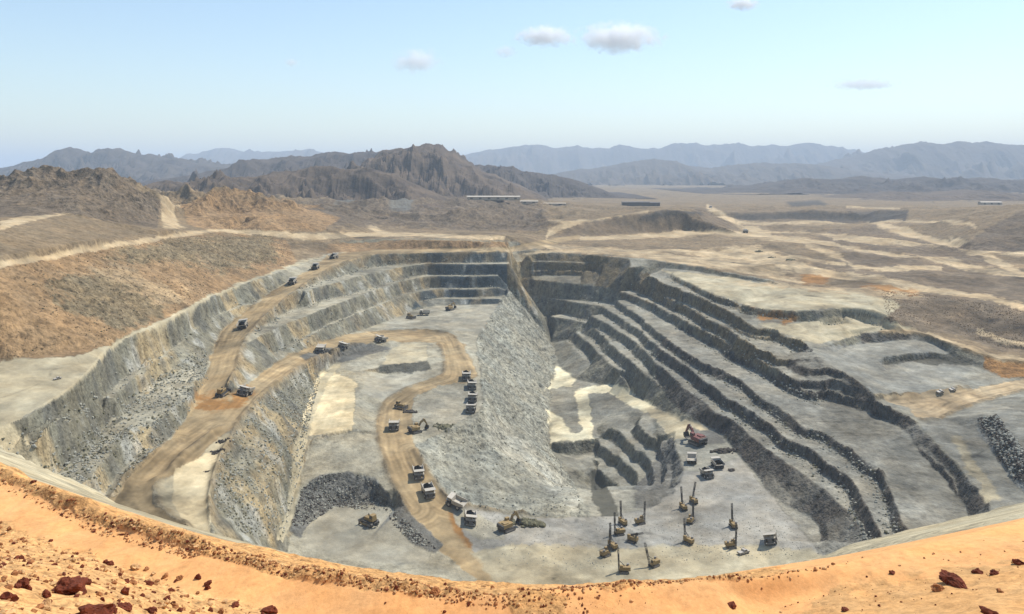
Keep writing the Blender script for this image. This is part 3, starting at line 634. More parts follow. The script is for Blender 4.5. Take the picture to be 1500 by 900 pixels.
def grid_mesh(name, sel, mat, kind='structure'):
    """one mesh from the selected cells of the ground grid"""
    j, i = np.nonzero(sel)
    n = GX.shape[1]
    a = j*n+i
    q = np.stack([a, a+1, a+n+1, a+n], 1)
    used, inv = np.unique(q.ravel(), return_inverse=True)
    co = np.stack([GX.ravel()[used], GY.ravel()[used], GZ.ravel()[used]], 1).astype(np.float32)
    me = bpy.data.meshes.new(name)
    nf = len(q)
    me.vertices.add(len(co)); me.vertices.foreach_set('co', co.ravel())
    me.loops.add(nf*4); me.loops.foreach_set('vertex_index', inv.astype(np.int32))
    me.polygons.add(nf); me.polygons.foreach_set('loop_start', np.arange(0, nf*4, 4, dtype=np.int32))
    me.polygons.foreach_set('use_smooth', np.ones(nf, bool))
    me.update(calc_edges=True)
    at_ = me.attributes.new('tint', 'FLOAT_COLOR', 'POINT')
    c4 = np.ones((len(used), 4), np.float32); c4[:, :3] = GC.reshape(-1, 3)[used]
    at_.data.foreach_set('color', c4.ravel())
    ar = me.attributes.new('rubble', 'FLOAT', 'POINT'); ar.data.foreach_set('value', GR.ravel()[used].astype(np.float32))
    me.materials.append(mat)
    o = bpy.data.objects.new(name, me); COL.objects.link(o); o['kind'] = kind
    return o

# ------------------------------------------------------------------ materials
def new_mat(name):
    m = bpy.data.materials.new(name); m.use_nodes = True
    nt = m.node_tree; nt.nodes.clear()
    out = nt.nodes.new('ShaderNodeOutputMaterial'); b = nt.nodes.new('ShaderNodeBsdfPrincipled')
    nt.links.new(b.outputs[0], out.inputs[0])
    return m, nt, b
class NT:
    def __init__(s, nt): s.nt = nt
    def n(s, typ, **k):
        nd = s.nt.nodes.new(typ)
        for a, v in k.items(): setattr(nd, a, v)
        return nd
    def l(s, a, b): s.nt.links.new(a, b)
    def math(s, op, a, b=None, c=None):
        m = s.n('ShaderNodeMath', operation=op)
        for i, v in enumerate((a, b, c)):
            if v is None: continue
            if isinstance(v, (int, float)): m.inputs[i].default_value = v
            else: s.l(v, m.inputs[i])
        return m.outputs[0]
    def noise(s, vec, scale, detail=4, rough=0.55):
        t = s.n('ShaderNodeTexNoise'); t.inputs['Scale'].default_value = scale; t.inputs['Detail'].default_value = detail
        t.inputs['Roughness'].default_value = rough; s.l(vec, t.inputs['Vector']); return t.outputs[0]
    def ramp(s, v, a, b, lo=0.0, hi=1.0):
        m = s.n('ShaderNodeMapRange'); m.inputs[1].default_value = a; m.inputs[2].default_value = b
        m.inputs[3].default_value = lo; m.inputs[4].default_value = hi; s.l(v, m.inputs[0]); return m.outputs[0]
    def scale_col(s, col, f):
        m = s.n('ShaderNodeVectorMath', operation='SCALE'); s.l(col, m.inputs[0]); s.l(f, m.inputs['Scale']); return m.outputs[0]

def ground_material(name, unit, bump, streak=True):
    """unit: metres of the smallest stones"""
    m, nt, b = new_mat(name); N = NT(nt)
    geo = N.n('ShaderNodeNewGeometry'); pos = geo.outputs['Position']
    tint = N.n('ShaderNodeAttribute', attribute_name='tint'); rub = N.n('ShaderNodeAttribute', attribute_name='rubble')
    n1 = N.noise(pos, 1/(unit*6), 6, 0.65); n2 = N.noise(pos, 1/(unit*1.6), 3, 0.6)
    vor = N.n('ShaderNodeTexVoronoi', feature='F1'); vor.inputs['Scale'].default_value = 1/(unit*1.8); vor.inputs['Detail'].default_value = 1.5; N.l(pos, vor.inputs['Vector'])
    cellv = N.n('ShaderNodeSeparateColor'); N.l(vor.outputs['Color'], cellv.inputs[0])
    sp = N.ramp(cellv.outputs[0], 0.0, 1.0, -1.0, 1.0)
    a = N.ramp(n1, 0.25, 0.75, -0.5, 0.5)
    c = N.ramp(n2, 0.2, 0.8, -0.35, 0.35)
    rr = rub.outputs['Fac']
    n0 = N.noise(pos, 1/(unit*4.5), 2, 0.5)
    f0 = N.math('MULTIPLY', N.ramp(n0, 0.33, 0.67, -0.4, 0.32), N.math('MULTIPLY_ADD', rr, 0.9, 0.0))
    f = N.math('ADD', N.math('MULTIPLY', a, N.math('MULTIPLY_ADD', rr, 0.75, 0.22)), N.math('MULTIPLY', N.math('ADD', c, N.math('MULTIPLY', sp, 0.30)), N.math('MULTIPLY_ADD', rr, 0.85, 0.12)))
    f = N.math('ADD', f, f0)
    if streak:
        # crevice shade painted as dark gashes, with pale streaks, down the faces
        mp = N.n('ShaderNodeMapping'); mp.inputs['Scale'].default_value = (0.42, 0.42, 0.11); N.l(pos, mp.inputs[0])
        st = N.noise(mp.outputs[0], 1.0, 4, 0.7)
        sn = N.n('ShaderNodeSeparateXYZ'); N.l(geo.outputs['True Normal'], sn.inputs[0])
        steep = N.ramp(sn.outputs[2], 0.90, 0.55, 0.0, 1.0)
        f = N.math('ADD', f, N.math('MULTIPLY', N.math('ADD', N.ramp(st, 0.53, 0.66, 0.0, -0.72), N.ramp(st, 0.47, 0.30, 0.0, 0.55)), N.math('MULTIPLY', steep, rr)))
    fac = N.math('MAXIMUM', N.math('ADD', f, 1.0), 0.25)
    colr = N.scale_col(tint.outputs['Color'], fac)
    # mineral hue drift
    h = N.noise(pos, 1/(unit*22), 3, 0.6)
    mx = N.n('ShaderNodeMix', data_type='RGBA', blend_type='MULTIPLY'); N.l(N.ramp(h, 0.35, 0.7, 0.0, 0.55), mx.inputs[0]); N.l(colr, mx.inputs[6]); mx.inputs[7].default_value = (1.12, 0.97, 0.78, 1)
    N.l(mx.outputs[2], b.inputs['Base Color'])
    b.inputs['Roughness'].default_value = 0.95; b.inputs['Specular IOR Level'].default_value = 0.15
    bp = N.n('ShaderNodeBump'); bp.inputs['Strength'].default_value = 0.9; bp.inputs['Distance'].default_value = bump
    hh = N.math('ADD', N.math('MULTIPLY', n1, 1.0), N.math('ADD', N.math('MULTIPLY', n2, 0.5), N.math('MULTIPLY', N.math('SUBTRACT', 0.6, vor.outputs['Distance']), 0.5)))
    N.l(N.math('MULTIPLY', hh, N.math('MULTIPLY_ADD', rr, 0.9, 0.08)), bp.inputs['Height']); N.l(bp.outputs[0], b.inputs['Normal'])
    return m
M_PIT = ground_material('rock_and_dust', 1.1, 1.3)
M_NEAR = ground_material('orange_dirt', 0.11, 0.10, False)

cy = (GY[:-1, :-1]+GY[1:, :-1])/2
rd = (GROAD[:-1, :-1]+0)
near = cy < 72
pitm = (cy >= 72) & (cy < 1060)
isroad = (rd == 1) & ~near & (cy < 1500)
grid_mesh('dirt_track', near, M_NEAR)
grid_mesh('haul_road', isroad, M_PIT)
grid_mesh('open_pit', pitm & ~isroad, M_PIT)
grid_mesh('desert_ground', (cy >= 1060) & ~isroad, M_PIT)

# ------------------------------------------------------------------ mountains
def mountain(name, sil, Y, depth, col, col2, lam, base=-92.0, amp=0.55, nx=520, ny=110, seed=1, rough=1.0):
    """a ridge whose crest follows the skyline; eroded flanks fall to the plain in front and behind"""
    us = np.array([s[0] for s in sil], float); vs = np.array([s[1] for s in sil], float)
    uu = np.linspace(us[0], us[-1], nx); hv = np.interp(uu, us, vs)
    t = np.linspace(-1, 1, ny)
    yy = Y+t*depth
    X = np.repeat(((uu-U0)*Y/FPX)[None, :], ny, 0); YY = np.repeat(yy[:, None], nx, 1)
    top = np.repeat((-(hv-V0)*Y/FPX)[None, :], ny, 0)
    top = top+(top-base)*(0.13*(ridged(X, X*0+seed*37.0, lam*0.5, 4, seed)-0.62))
    warp = fbm(X, YY, lam*2.0, 3, seed)*0.6+fbm(X, YY, lam*0.6, 2, seed+1)*0.3
    tt = np.repeat(t[:, None], nx, 1)
    near_top = np.exp(-(tt/0.06)**2)
    s = np.clip(np.abs(tt)*(1+warp*(1-near_top)), 0, 1)
    prof = (1-s)**1.1*(1+0.5*fbm(X, YY, lam*1.6, 2, seed+9)*np.clip(s*3, 0, 1))
    er = (ridged(X, YY, lam, 5, seed+2)-0.62)
    er2 = ridged(X, YY, lam*0.3, 4, seed+5)-0.6
    H = np.maximum(top-base, 2)
    Zz = base+H*(prof+(er*amp*1.7+er2*0.6*rough)*np.clip(s*3.0, 0.16, 1)*np.clip((1-s)*3, 0, 1))-6*(s > 0.98)
    me = bpy.data.meshes.new(name)
    co = np.stack([X, YY, Zz], -1).reshape(-1, 3)
    fc = [(j*nx+i, j*nx+i+1, (j+1)*nx+i+1, (j+1)*nx+i) for j in range(ny-1) for i in range(nx-1)]
    me.from_pydata(co.tolist(), [], fc); me.update()
    for p in me.polygons: p.use_smooth = True
    m, nt, b = new_mat(name+'_rock'); N = NT(nt)
    geo = N.n('ShaderNodeNewGeometry'); pos = geo.outputs['Position']
    n1 = N.noise(pos, 1/(lam*0.35), 7, 0.65)
    mx = N.n('ShaderNodeMix', data_type='RGBA'); N.l(N.ramp(n1, 0.32, 0.68), mx.inputs[0]); mx.inputs[6].default_value = (*col, 1); mx.inputs[7].default_value = (*col2, 1)
    N.l(mx.outputs[2], b.inputs['Base Color']); b.inputs['Roughness'].default_value = 1.0; b.inputs['Specular IOR Level'].default_value = 0.1
    bp = N.n('ShaderNodeBump'); bp.inputs['Strength'].default_value = 0.8; bp.inputs['Distance'].default_value = lam*0.08; N.l(n1, bp.inputs['Height']); N.l(bp.outputs[0], b.inputs['Normal'])
    me.materials.append(m)
    o = bpy.data.objects.new(name, me); COL.objects.link(o); o['kind'] = 'structure'
    return o
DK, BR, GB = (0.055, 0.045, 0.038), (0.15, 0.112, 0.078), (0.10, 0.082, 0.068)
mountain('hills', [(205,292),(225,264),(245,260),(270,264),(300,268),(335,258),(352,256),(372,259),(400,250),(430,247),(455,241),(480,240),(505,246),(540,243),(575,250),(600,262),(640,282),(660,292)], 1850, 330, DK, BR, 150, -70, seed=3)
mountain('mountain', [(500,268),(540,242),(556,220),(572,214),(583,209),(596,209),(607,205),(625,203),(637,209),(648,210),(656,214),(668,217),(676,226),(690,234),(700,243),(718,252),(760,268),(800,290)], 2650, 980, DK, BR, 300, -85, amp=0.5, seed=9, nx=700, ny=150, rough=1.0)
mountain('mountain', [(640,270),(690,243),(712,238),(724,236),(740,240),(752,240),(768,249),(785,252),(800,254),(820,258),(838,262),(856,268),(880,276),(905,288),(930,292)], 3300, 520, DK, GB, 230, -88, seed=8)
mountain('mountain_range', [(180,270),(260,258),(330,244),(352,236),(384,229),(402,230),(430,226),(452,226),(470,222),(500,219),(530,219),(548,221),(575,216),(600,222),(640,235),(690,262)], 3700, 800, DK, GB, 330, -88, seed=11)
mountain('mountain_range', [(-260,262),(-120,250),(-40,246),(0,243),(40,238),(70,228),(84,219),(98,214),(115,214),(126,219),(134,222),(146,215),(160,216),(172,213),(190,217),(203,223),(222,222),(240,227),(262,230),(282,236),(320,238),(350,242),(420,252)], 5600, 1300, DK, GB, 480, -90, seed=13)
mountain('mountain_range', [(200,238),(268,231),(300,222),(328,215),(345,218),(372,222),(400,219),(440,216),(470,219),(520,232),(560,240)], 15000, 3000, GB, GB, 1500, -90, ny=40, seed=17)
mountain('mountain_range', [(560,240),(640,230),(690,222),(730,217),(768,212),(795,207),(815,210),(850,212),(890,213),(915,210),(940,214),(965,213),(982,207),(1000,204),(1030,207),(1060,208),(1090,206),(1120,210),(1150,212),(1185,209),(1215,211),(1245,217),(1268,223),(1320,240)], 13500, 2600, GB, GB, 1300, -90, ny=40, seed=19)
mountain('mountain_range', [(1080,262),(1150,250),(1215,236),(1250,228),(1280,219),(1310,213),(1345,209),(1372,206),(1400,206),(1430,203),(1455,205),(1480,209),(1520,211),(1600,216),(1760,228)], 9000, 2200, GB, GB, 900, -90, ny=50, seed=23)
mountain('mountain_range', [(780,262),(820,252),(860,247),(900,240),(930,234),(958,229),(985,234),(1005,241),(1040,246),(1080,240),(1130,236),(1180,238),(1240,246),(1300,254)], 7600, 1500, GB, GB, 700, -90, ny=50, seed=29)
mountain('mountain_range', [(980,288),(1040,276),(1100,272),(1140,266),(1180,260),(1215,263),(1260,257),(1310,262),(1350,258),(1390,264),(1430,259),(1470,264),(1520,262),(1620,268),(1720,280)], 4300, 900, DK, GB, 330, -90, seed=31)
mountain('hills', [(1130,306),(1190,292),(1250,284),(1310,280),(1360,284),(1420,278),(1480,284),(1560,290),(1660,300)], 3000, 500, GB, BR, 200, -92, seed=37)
mountain('hills', [(1030,292),(1050,282),(1064,279),(1080,284),(1100,292)], 3900, 160, DK, GB, 100, -92, nx=80, ny=30, seed=41)


# ------------------------------------------------------------------ objects
def solid(name, rgb, rough=0.6, metal=0.0, wear=0.25, scale=2.0):
    m, nt, b = new_mat(name); N = NT(nt)
    tc = N.n('ShaderNodeTexCoord'); n = N.noise(tc.outputs['Object'], scale, 5, 0.65)
    mx = N.n('ShaderNodeMix', data_type='RGBA'); N.l(N.ramp(n, 0.40, 0.72, 0.0, wear), mx.inputs[0])
    mx.inputs[6].default_value = (*rgb, 1); mx.inputs[7].default_value = (0.30, 0.22, 0.14, 1)
    N.l(mx.outputs[2], b.inputs['Base Color']); b.inputs['Roughness'].default_value = rough; b.inputs['Metallic'].default_value = metal
    return m
M = dict(body=solid('cream_paint', (0.40, 0.37, 0.305), wear=0.7), yellow=solid('yellow_paint', (0.24, 0.155, 0.045), wear=0.45), dark=solid('dark_steel', (0.035, 0.033, 0.03), wear=0.2),
         tyre=solid('tyre_rubber', (0.02, 0.02, 0.02), 0.9, wear=0.3), glass=solid('dark_glass', (0.02, 0.025, 0.03), 0.12, wear=0.05), grey=solid('grey_steel', (0.18, 0.17, 0.16), wear=0.35),
         red=solid('dark_red_paint', (0.14, 0.03, 0.022), wear=0.3), lamp=solid('lamp_glass', (0.75, 0.75, 0.7), 0.2, wear=0.0), white=solid('dusty_white_paint', (0.36, 0.33, 0.28), wear=0.5),
         load=ground_material('blasted_ore', 0.5, 0.4, False), roof=solid('pale_roof_sheet', (0.42, 0.37, 0.29), wear=0.3, scale=0.2), wall=solid('site_wall', (0.36, 0.29, 0.20), wear=0.3, scale=0.2), darkwall=solid('dark_wall', (0.06, 0.05, 0.04), wear=0.2))  # dark wall is the own colour of the dark sheds and doors
class MB:
    def __init__(s): s.bm = bmesh.new()
    def box(s, c, d, rx=0, ry=0, rz=0, bev=0.0, tx=1.0, ty=1.0):
        r = bmesh.ops.create_cube(s.bm, size=1)
        vs = r['verts']
        for v in vs:
            k = 1 if v.co.z > 0 else 0
            v.co.x *= d[0]*(tx if k else 1); v.co.y *= d[1]*(ty if k else 1); v.co.z *= d[2]
        if bev:
            es = list({e for v in vs for e in v.link_edges})
            q = bmesh.ops.bevel(s.bm, geom=es, offset=bev, segments=1, affect='EDGES'); vs = list({v for f in q['faces'] for v in f.verts} | {v for v in vs if v.is_valid})
        M4 = Matrix.Translation(c) @ Matrix.Rotation(rz, 4, 'Z') @ Matrix.Rotation(ry, 4, 'Y') @ Matrix.Rotation(rx, 4, 'X')
        bmesh.ops.transform(s.bm, matrix=M4, verts=[v for v in vs if v.is_valid]); return s
    def cyl(s, a, b, r, r2=None, n=14):
        a, b = Vector(a), Vector(b); d = b-a
        q = bmesh.ops.create_cone(s.bm, cap_ends=True, segments=n, radius1=r, radius2=r if r2 is None else r2, depth=d.length)
        M4 = Matrix.Translation((a+b)/2) @ d.to_track_quat('Z', 'Y').to_matrix().to_4x4()
        bmesh.ops.transform(s.bm, matrix=M4, verts=q['verts']); return s
    def prism(s, prof, x0, x1):
        """side outline (y, z) swept across x"""
        a = [s.bm.verts.new((x0, y, z)) for y, z in prof]; b = [s.bm.verts.new((x1, y, z)) for y, z in prof]
        s.bm.faces.new(a); s.bm.faces.new(b[::-1])
        for i in range(len(prof)):
            j = (i+1) % len(prof); s.bm.faces.new((a[j], a[i], b[i], b[j]))
        return s
    def rock(s, c, r, sc=(1, 1, 1), sub=2, jag=0.35, seed=0):
        q = bmesh.ops.create_icosphere(s.bm, subdivisions=sub, radius=1); rr = random.Random(seed)
        o = Vector((rr.uniform(-50, 50), rr.uniform(-50, 50), rr.uniform(-50, 50)))
        from mathutils import noise as mn
        cuts = [Vector((rr.uniform(-1, 1), rr.uniform(-1, 1), rr.uniform(-1, 1))).normalized() for _ in range(7)]
        for v in q['verts']:
            p = v.co.copy()
            for n_ in cuts:
                d = p.dot(n_)-0.62
                if d > 0: p -= n_*d*0.9
            p *= 1+jag*mn.noise(v.co*1.6+o)+jag*0.45*mn.noise(v.co*4+o)+jag*0.22*mn.noise(v.co*9+o)
            v.co = Vector((p.x*sc[0], p.y*sc[1], p.z*sc[2]))*r+Vector(c)
        return s
    def build(s, name, mat, parent=None, smooth=False):
        bmesh.ops.recalc_face_normals(s.bm, faces=s.bm.faces)
        me = bpy.data.meshes.new(name); s.bm.to_mesh(me); s.bm.free(); me.materials.append(mat)
        if smooth:
            for p in me.polygons: p.use_smooth = True
        o = bpy.data.objects.new(name, me); COL.objects.link(o)
        if parent: o.parent = parent
        return o
def thing(name, label, cat, group=None):
    o = bpy.data.objects.new(name, None); COL.objects.link(o); o['label'] = label; o['category'] = cat
    if group: o['group'] = group
    return o
def kids(o): return [c for c in bpy.data.objects if c.parent == o]
def dup(o, parent=None):
    c = o.copy(); COL.objects.link(c); c.parent = parent
    for ch in kids(o): dup(ch, c)
    return c
def tag(o, label, cat, group=None):
    o['label'] = label; o['category'] = cat
    if group: o['group'] = group
    return o
def settle(o, p, yaw, half=2.5):
    """stand a thing on the ground, tilted with the slope under it"""
    dx_ = (gz(p.x+half, p.y)-gz(p.x-half, p.y))/(2*half); dy_ = (gz(p.x, p.y+half)-gz(p.x, p.y-half))/(2*half)
    n = Vector((-dx_, -dy_, 1)); n.xy *= min(1, 0.25/max(1e-6, n.xy.length)); n.normalize()
    f = Vector((-math.sin(yaw), math.cos(yaw), 0)); x = f.cross(n).normalized(); f = n.cross(x)
    mz = np.mean([gz(p.x+a, p.y+b) for a in (-half, half) for b in (-half, half)])
    m = Matrix((x, f, n)).transposed().to_4x4(); m.translation = Vector((p.x, p.y, mz))
    o.matrix_world = m
def yaw_to(p, q): d = q-p; return math.atan2(-d.x, d.y)

def wheel(parent, x, y, r, wd, mat_rim, name='wheel'):
    b = MB().cyl((x-wd/2, y, r), (x+wd/2, y, r), r, n=20)
    t = b.build(name, M['tyre'], parent)
    sx = 1 if x > 0 else -1
    MB().cyl((x+sx*(wd/2-0.05), y, r), (x+sx*(wd/2+0.06), y, r), r*0.48, n=14).build('rim', mat_rim, t)
    return t
def make_truck(loaded):
    t = thing('haul_truck', '', 'dump truck', 'haul trucks in the pit')
    c = MB(); c.box((-1.1, -0.3, 1.75), (0.5, 9.6, 0.7)).box((1.1, -0.3, 1.75), (0.5, 9.6, 0.7)).box((0, 2.9, 1.6), (5.6, 0.8, 0.6)).box((0, -2.6, 1.5), (3.6, 0.9, 0.9)).box((0, 0.6, 1.8), (2.2, 1.2, 0.9))
    c.build('chassis', M['dark'], t)
    # dump body: floor, side walls, head board and cab canopy
    b = MB()
    prof_side = [(-6.0, 3.3), (-5.6, 4.7), (1.2, 5.0), (1.9, 5.7), (4.9, 5.95), (4.9, 5.65), (2.1, 5.2), (1.5, 2.9), (-2.0, 2.5)]
    b.prism(prof_side, -3.3, -3.05).prism(prof_side, 3.05, 3.3)
    b.prism([(-6.05, 3.25), (-2.0, 2.42), (1.5, 2.82), (1.5, 3.05), (-2.0, 2.68), (-6.05, 3.5)], -3.05, 3.05)
    b.prism([(1.5, 2.85), (2.1, 5.45), (4.95, 5.68), (4.95, 5.88), (1.9, 5.68), (1.28, 2.95)], -3.05, 3.05)
    for i in range(4): b.box((-3.36, -3.6+i*1.5, 3.7), (0.16, 0.22, 2.0)).box((3.36, -3.6+i*1.5, 3.7), (0.16, 0.22, 2.0))
    b.build('dump_body', M['body'], t)
    if loaded:
        l = MB(); l.rock((0, -1.4, 3.9), 1.0, (2.85, 3.6, 1.9), 3, 0.3, 5); l.build('load', M['load'], t)
    h = MB(); h.box((0, 4.4, 2.75), (2.6, 2.0, 2.1), bev=0.08); h.build('engine_hood', M['dark'], t)  # hood coloured dark to carry the shade on truck fronts
    g = MB()
    for i in range(9): g.box((0, 5.44, 1.95+i*0.2), (2.2, 0.06, 0.07))
    g.box((0, 5.45, 1.35), (5.4, 0.35, 0.5)); g.build('front_grille', M['grey'], t)
    d = MB(); d.box((0, 3.9, 3.86), (6.2, 2.7, 0.12)); d.box((-3.0, 5.2, 4.4), (0.06, 0.06, 1.0)).box((3.0, 5.2, 4.4), (0.06, 0.06, 1.0)).box((0, 5.2, 4.88), (6.0, 0.06, 0.06)).box((0, 5.2, 4.45), (6.0, 0.05, 0.05)); d.build('deck', M['body'], t)
    cb = MB(); cb.box((-1.5, 3.6, 4.72), (1.9, 1.7, 1.55), bev=0.06); k = cb.build('cab', M['body'], t)
    w_ = MB(); w_.box((-1.5, 4.47, 4.95), (1.6, 0.06, 0.8)).box((-2.47, 3.6, 4.95), (0.06, 1.3, 0.8)); w_.build('window', M['glass'], k)
    for sx in (-1, 1):
        MB().cyl((sx*2.1, 5.60, 1.75), (sx*2.1, 5.68, 1.75), 0.2).build('headlight', M['lamp'], t)
        wheel(t, sx*2.65, 3.2, 1.45, 1.1, M['body'])
        wheel(t, sx*2.75, -2.6, 1.45, 1.0, M['body']); wheel(t, sx*1.65, -2.6, 1.45, 1.0, M['body'])
        la = MB()
        for i in range(7): la.box((sx*2.5, 5.55-0.03*i, 1.5+i*0.35), (0.6, 0.05, 0.05))
        la.box((sx*2.2, 5.46, 2.6), (0.05, 0.05, 2.5)).box((sx*2.8, 5.46, 2.6), (0.05, 0.05, 2.5)); la.build('ladder', M['grey'], t)
    return t
def tracks(t, gauge, ln, wd, h):
    for sx in (-1, 1):
        p = []; r = h/2
        for k in range(9):
            a = math.pi/2+math.pi*k/8; p.append((-ln/2+r+r*math.cos(a), r+r*math.sin(a)))
        for k in range(9):
            a = -math.pi/2+math.pi*k/8; p.append((ln/2-r+r*math.cos(a), r+r*math.sin(a)))
        b = MB(); b.prism(p, sx*gauge/2-wd/2, sx*gauge/2+wd/2)
        for i in range(int(ln/0.5)): b.box((sx*gauge/2, -ln/2+0.5+i*0.5, h+0.03), (wd, 0.2, 0.1))
        tr = b.build('track', M['dark'], t)
        q = MB(); q.box((sx*(gauge/2+wd/2+0.03), 0, r), (0.08, ln-h, h*0.45)); q.build('side_frame', M['grey'], tr)
def make_excavator(paint, reach=1.0, swing=0.0, name='excavator', sc=1.0):
    t = thing(name, '', 'excavator')
    tracks(t, 3.8, 5.8, 0.9, 1.3)
    MB().cyl((0, 0, 0.9), (0, 0, 1.6), 1.2).build('turntable', M['dark'], t)
    b = MB(); b.box((0, -0.8, 2.5), (3.9, 5.0, 1.7), bev=0.12); b.box((0.6, -1.6, 3.55), (2.0, 2.4, 0.4), bev=0.08); b.build('house', M[paint], t)
    MB().box((0, -3.55, 2.4), (3.8, 0.9, 1.5), bev=0.2).build('counterweight', M['dark'], t)
    c = MB(); c.box((-1.25, 1.1, 3.35), (1.3, 1.8, 2.1), bev=0.1); k = c.build('cab', M[paint], t)
    w_ = MB(); w_.box((-1.25, 2.03, 3.6), (1.05, 0.05, 1.3)).box((-1.93, 1.1, 3.7), (0.05, 1.4, 1.0)); w_.build('window', M['glass'], k)
    e = (0, 1.4+3.6*reach, 6.0); tip = (0, 1.4+6.0*reach, 2.6)
    bo = MB(); bo.prism([(1.2, 2.2), (1.4+1.5*reach, 5.4), (e[1], 6.4), (e[1]+0.3, 5.8), (1.4+1.9*reach, 4.6), (1.9, 2.0)], -0.4, 0.4); bo.build('boom', M[paint], t)
    st = MB(); st.prism([(e[1]-0.9, 6.7), (e[1]+0.2, 6.3), (tip[1]+0.2, 2.7), (tip[1]-0.25, 2.6), (e[1]-0.7, 5.7)], -0.3, 0.3); st.build('stick', M[paint], t)
    bk = MB(); y_, z_ = tip[1], tip[2]
    bk.prism([(y_-0.4, z_+0.3), (y_+0.3, z_+0.2), (y_+0.5, z_-0.9), (y_+0.1, z_-1.7), (y_-1.2, z_-1.9), (y_-1.3, z_-1.7), (y_-0.2, z_-1.4), (y_+0.1, z_-0.8)], -0.95, 0.95)
    bk.prism([(y_-0.4, z_+0.2), (y_+0.4, z_-0.9), (y_, z_-1.6), (y_-1.2, z_-1.8)], -1.0, -0.9).prism([(y_-0.4, z_+0.2), (y_+0.4, z_-0.9), (y_, z_-1.6), (y_-1.2, z_-1.8)], 0.9, 1.0); bk.build('bucket', M['dark'], t)
    cy_ = MB(); cy_.cyl((0.5, 1.9, 2.5), (0.5, 1.4+1.6*reach, 4.7), 0.16).cyl((-0.5, 1.9, 2.5), (-0.5, 1.4+1.6*reach, 4.7), 0.16).cyl((0, 1.4+1.6*reach, 5.7), (0, e[1]-0.7, 6.5), 0.15); cy_.build('hydraulic_ram', M['grey'], t)
    t['sc'] = sc
    return t
def make_dozer():
    t = thing('bulldozer', '', 'bulldozer'); tracks(t, 2.6, 4.6, 0.75, 1.4)
    b = MB(); b.box((0, 0.7, 1.75), (1.5, 2.8, 1.3), bev=0.1); b.build('engine_hood', M['yellow'], t)
    c = MB(); c.box((0, -1.2, 2.6), (1.9, 1.7, 1.9), bev=0.08, tx=0.9, ty=0.9); k = c.build('cab', M['yellow'], t)
    w_ = MB(); w_.box((0, -0.33, 2.85), (1.4, 0.06, 0.9)).box((0.95, -1.2, 2.85), (0.06, 1.1, 0.8)).box((-0.95, -1.2, 2.85), (0.06, 1.1, 0.8)); w_.build('window', M['glass'], k)
    bl = MB(); bl.prism([(2.9, 0.1), (3.25, 0.15), (3.0, 0.9), (3.2, 1.75), (2.95, 1.75), (2.75, 0.9)], -2.3, 2.3); bl.build('blade', M['dark'], t)
    a = MB(); a.box((-1.9, 1.2, 0.7), (0.25, 3.2, 0.3)).box((1.9, 1.2, 0.7), (0.25, 3.2, 0.3)); a.build('push_arm', M['yellow'], t)
    r = MB(); r.box((0, -2.7, 1.3), (1.6, 0.4, 0.5)).box((0, -3.0, 0.8), (0.2, 0.25, 1.3)); r.build('ripper', M['dark'], t)
    MB().cyl((0.4, 1.1, 2.3), (0.4, 1.1, 3.3), 0.09).build('exhaust', M['dark'], t)
    return t
def make_drill(h, lean, lowered=False):
    t = thing('drill_rig', '', 'drill rig'); tracks(t, 2.4, 4.0, 0.55, 0.95)
    b = MB(); b.box((0, -0.9, 1.75), (2.2, 3.4, 1.5), bev=0.08).box((0, 1.3, 1.2), (1.8, 1.2, 0.4)); b.build('engine_housing', M['yellow'], t)
    c = MB(); c.box((-0.75, 1.1, 2.3), (1.1, 1.3, 1.8), bev=0.07); k = c.build('cab', M['yellow'], t)
    MB().box((-0.75, 1.77, 2.6), (0.9, 0.05, 1.0)).build('window', M['glass'], k)
    ms = MB(); ax = Vector((0.35, 1.9, 0.6)); up = Vector((math.sin(lean), 0.04, math.cos(lean))) if not lowered else Vector((0, -0.93, 0.36))
    if lowered: ax = Vector((0.35, 2.6, 2.0))
    sx = Vector((1, 0, 0)); sx = (sx-up*sx.dot(up)).normalized(); sy = up.cross(sx)
    for a_, b_ in ((-1, -1), (1, -1), (1, 1), (-1, 1)):
        o_ = sx*a_*0.3+sy*b_*0.26; ms.cyl(ax+o_, ax+o_+up*h, 0.085, n=6)
    n = int(h/1.0)
    for i in range(n):
        p0 = ax+up*(i*h/n); p1 = ax+up*((i+1)*h/n); s_ = 1 if i % 2 else -1
        for k2 in (-1, 1):
            ms.cyl(p0+sx*0.3*s_+sy*0.26*k2, p1-sx*0.3*s_+sy*0.26*k2, 0.05, n=5); ms.cyl(p0+sy*0.26*s_+sx*0.3*k2, p1-sy*0.26*s_+sx*0.3*k2, 0.05, n=5)
    m_ = ms.build('mast', M['dark'], t)
    q = MB(); q.box(tuple(ax+up*(h*0.62)), (0.62, 0.7, 1.1)); q.cyl(ax+up*0.3+sy*0.05, ax+up*h*0.6+sy*0.05, 0.12, n=8); q.build('drill_head', M['dark'], m_)
    st = MB(); st.cyl((0, -0.4, 2.4), ax+up*(h*0.45), 0.09, n=6).cyl((0.7, -0.4, 2.4), ax+up*(h*0.45), 0.09, n=6); st.build('mast_brace', M['dark'], t)
    d = MB(); d.cyl((0.8, -1.6, 2.5), (0.8, -1.6, 3.2), 0.5, n=10); d.build('dust_collector', M['grey'], t)
    return t
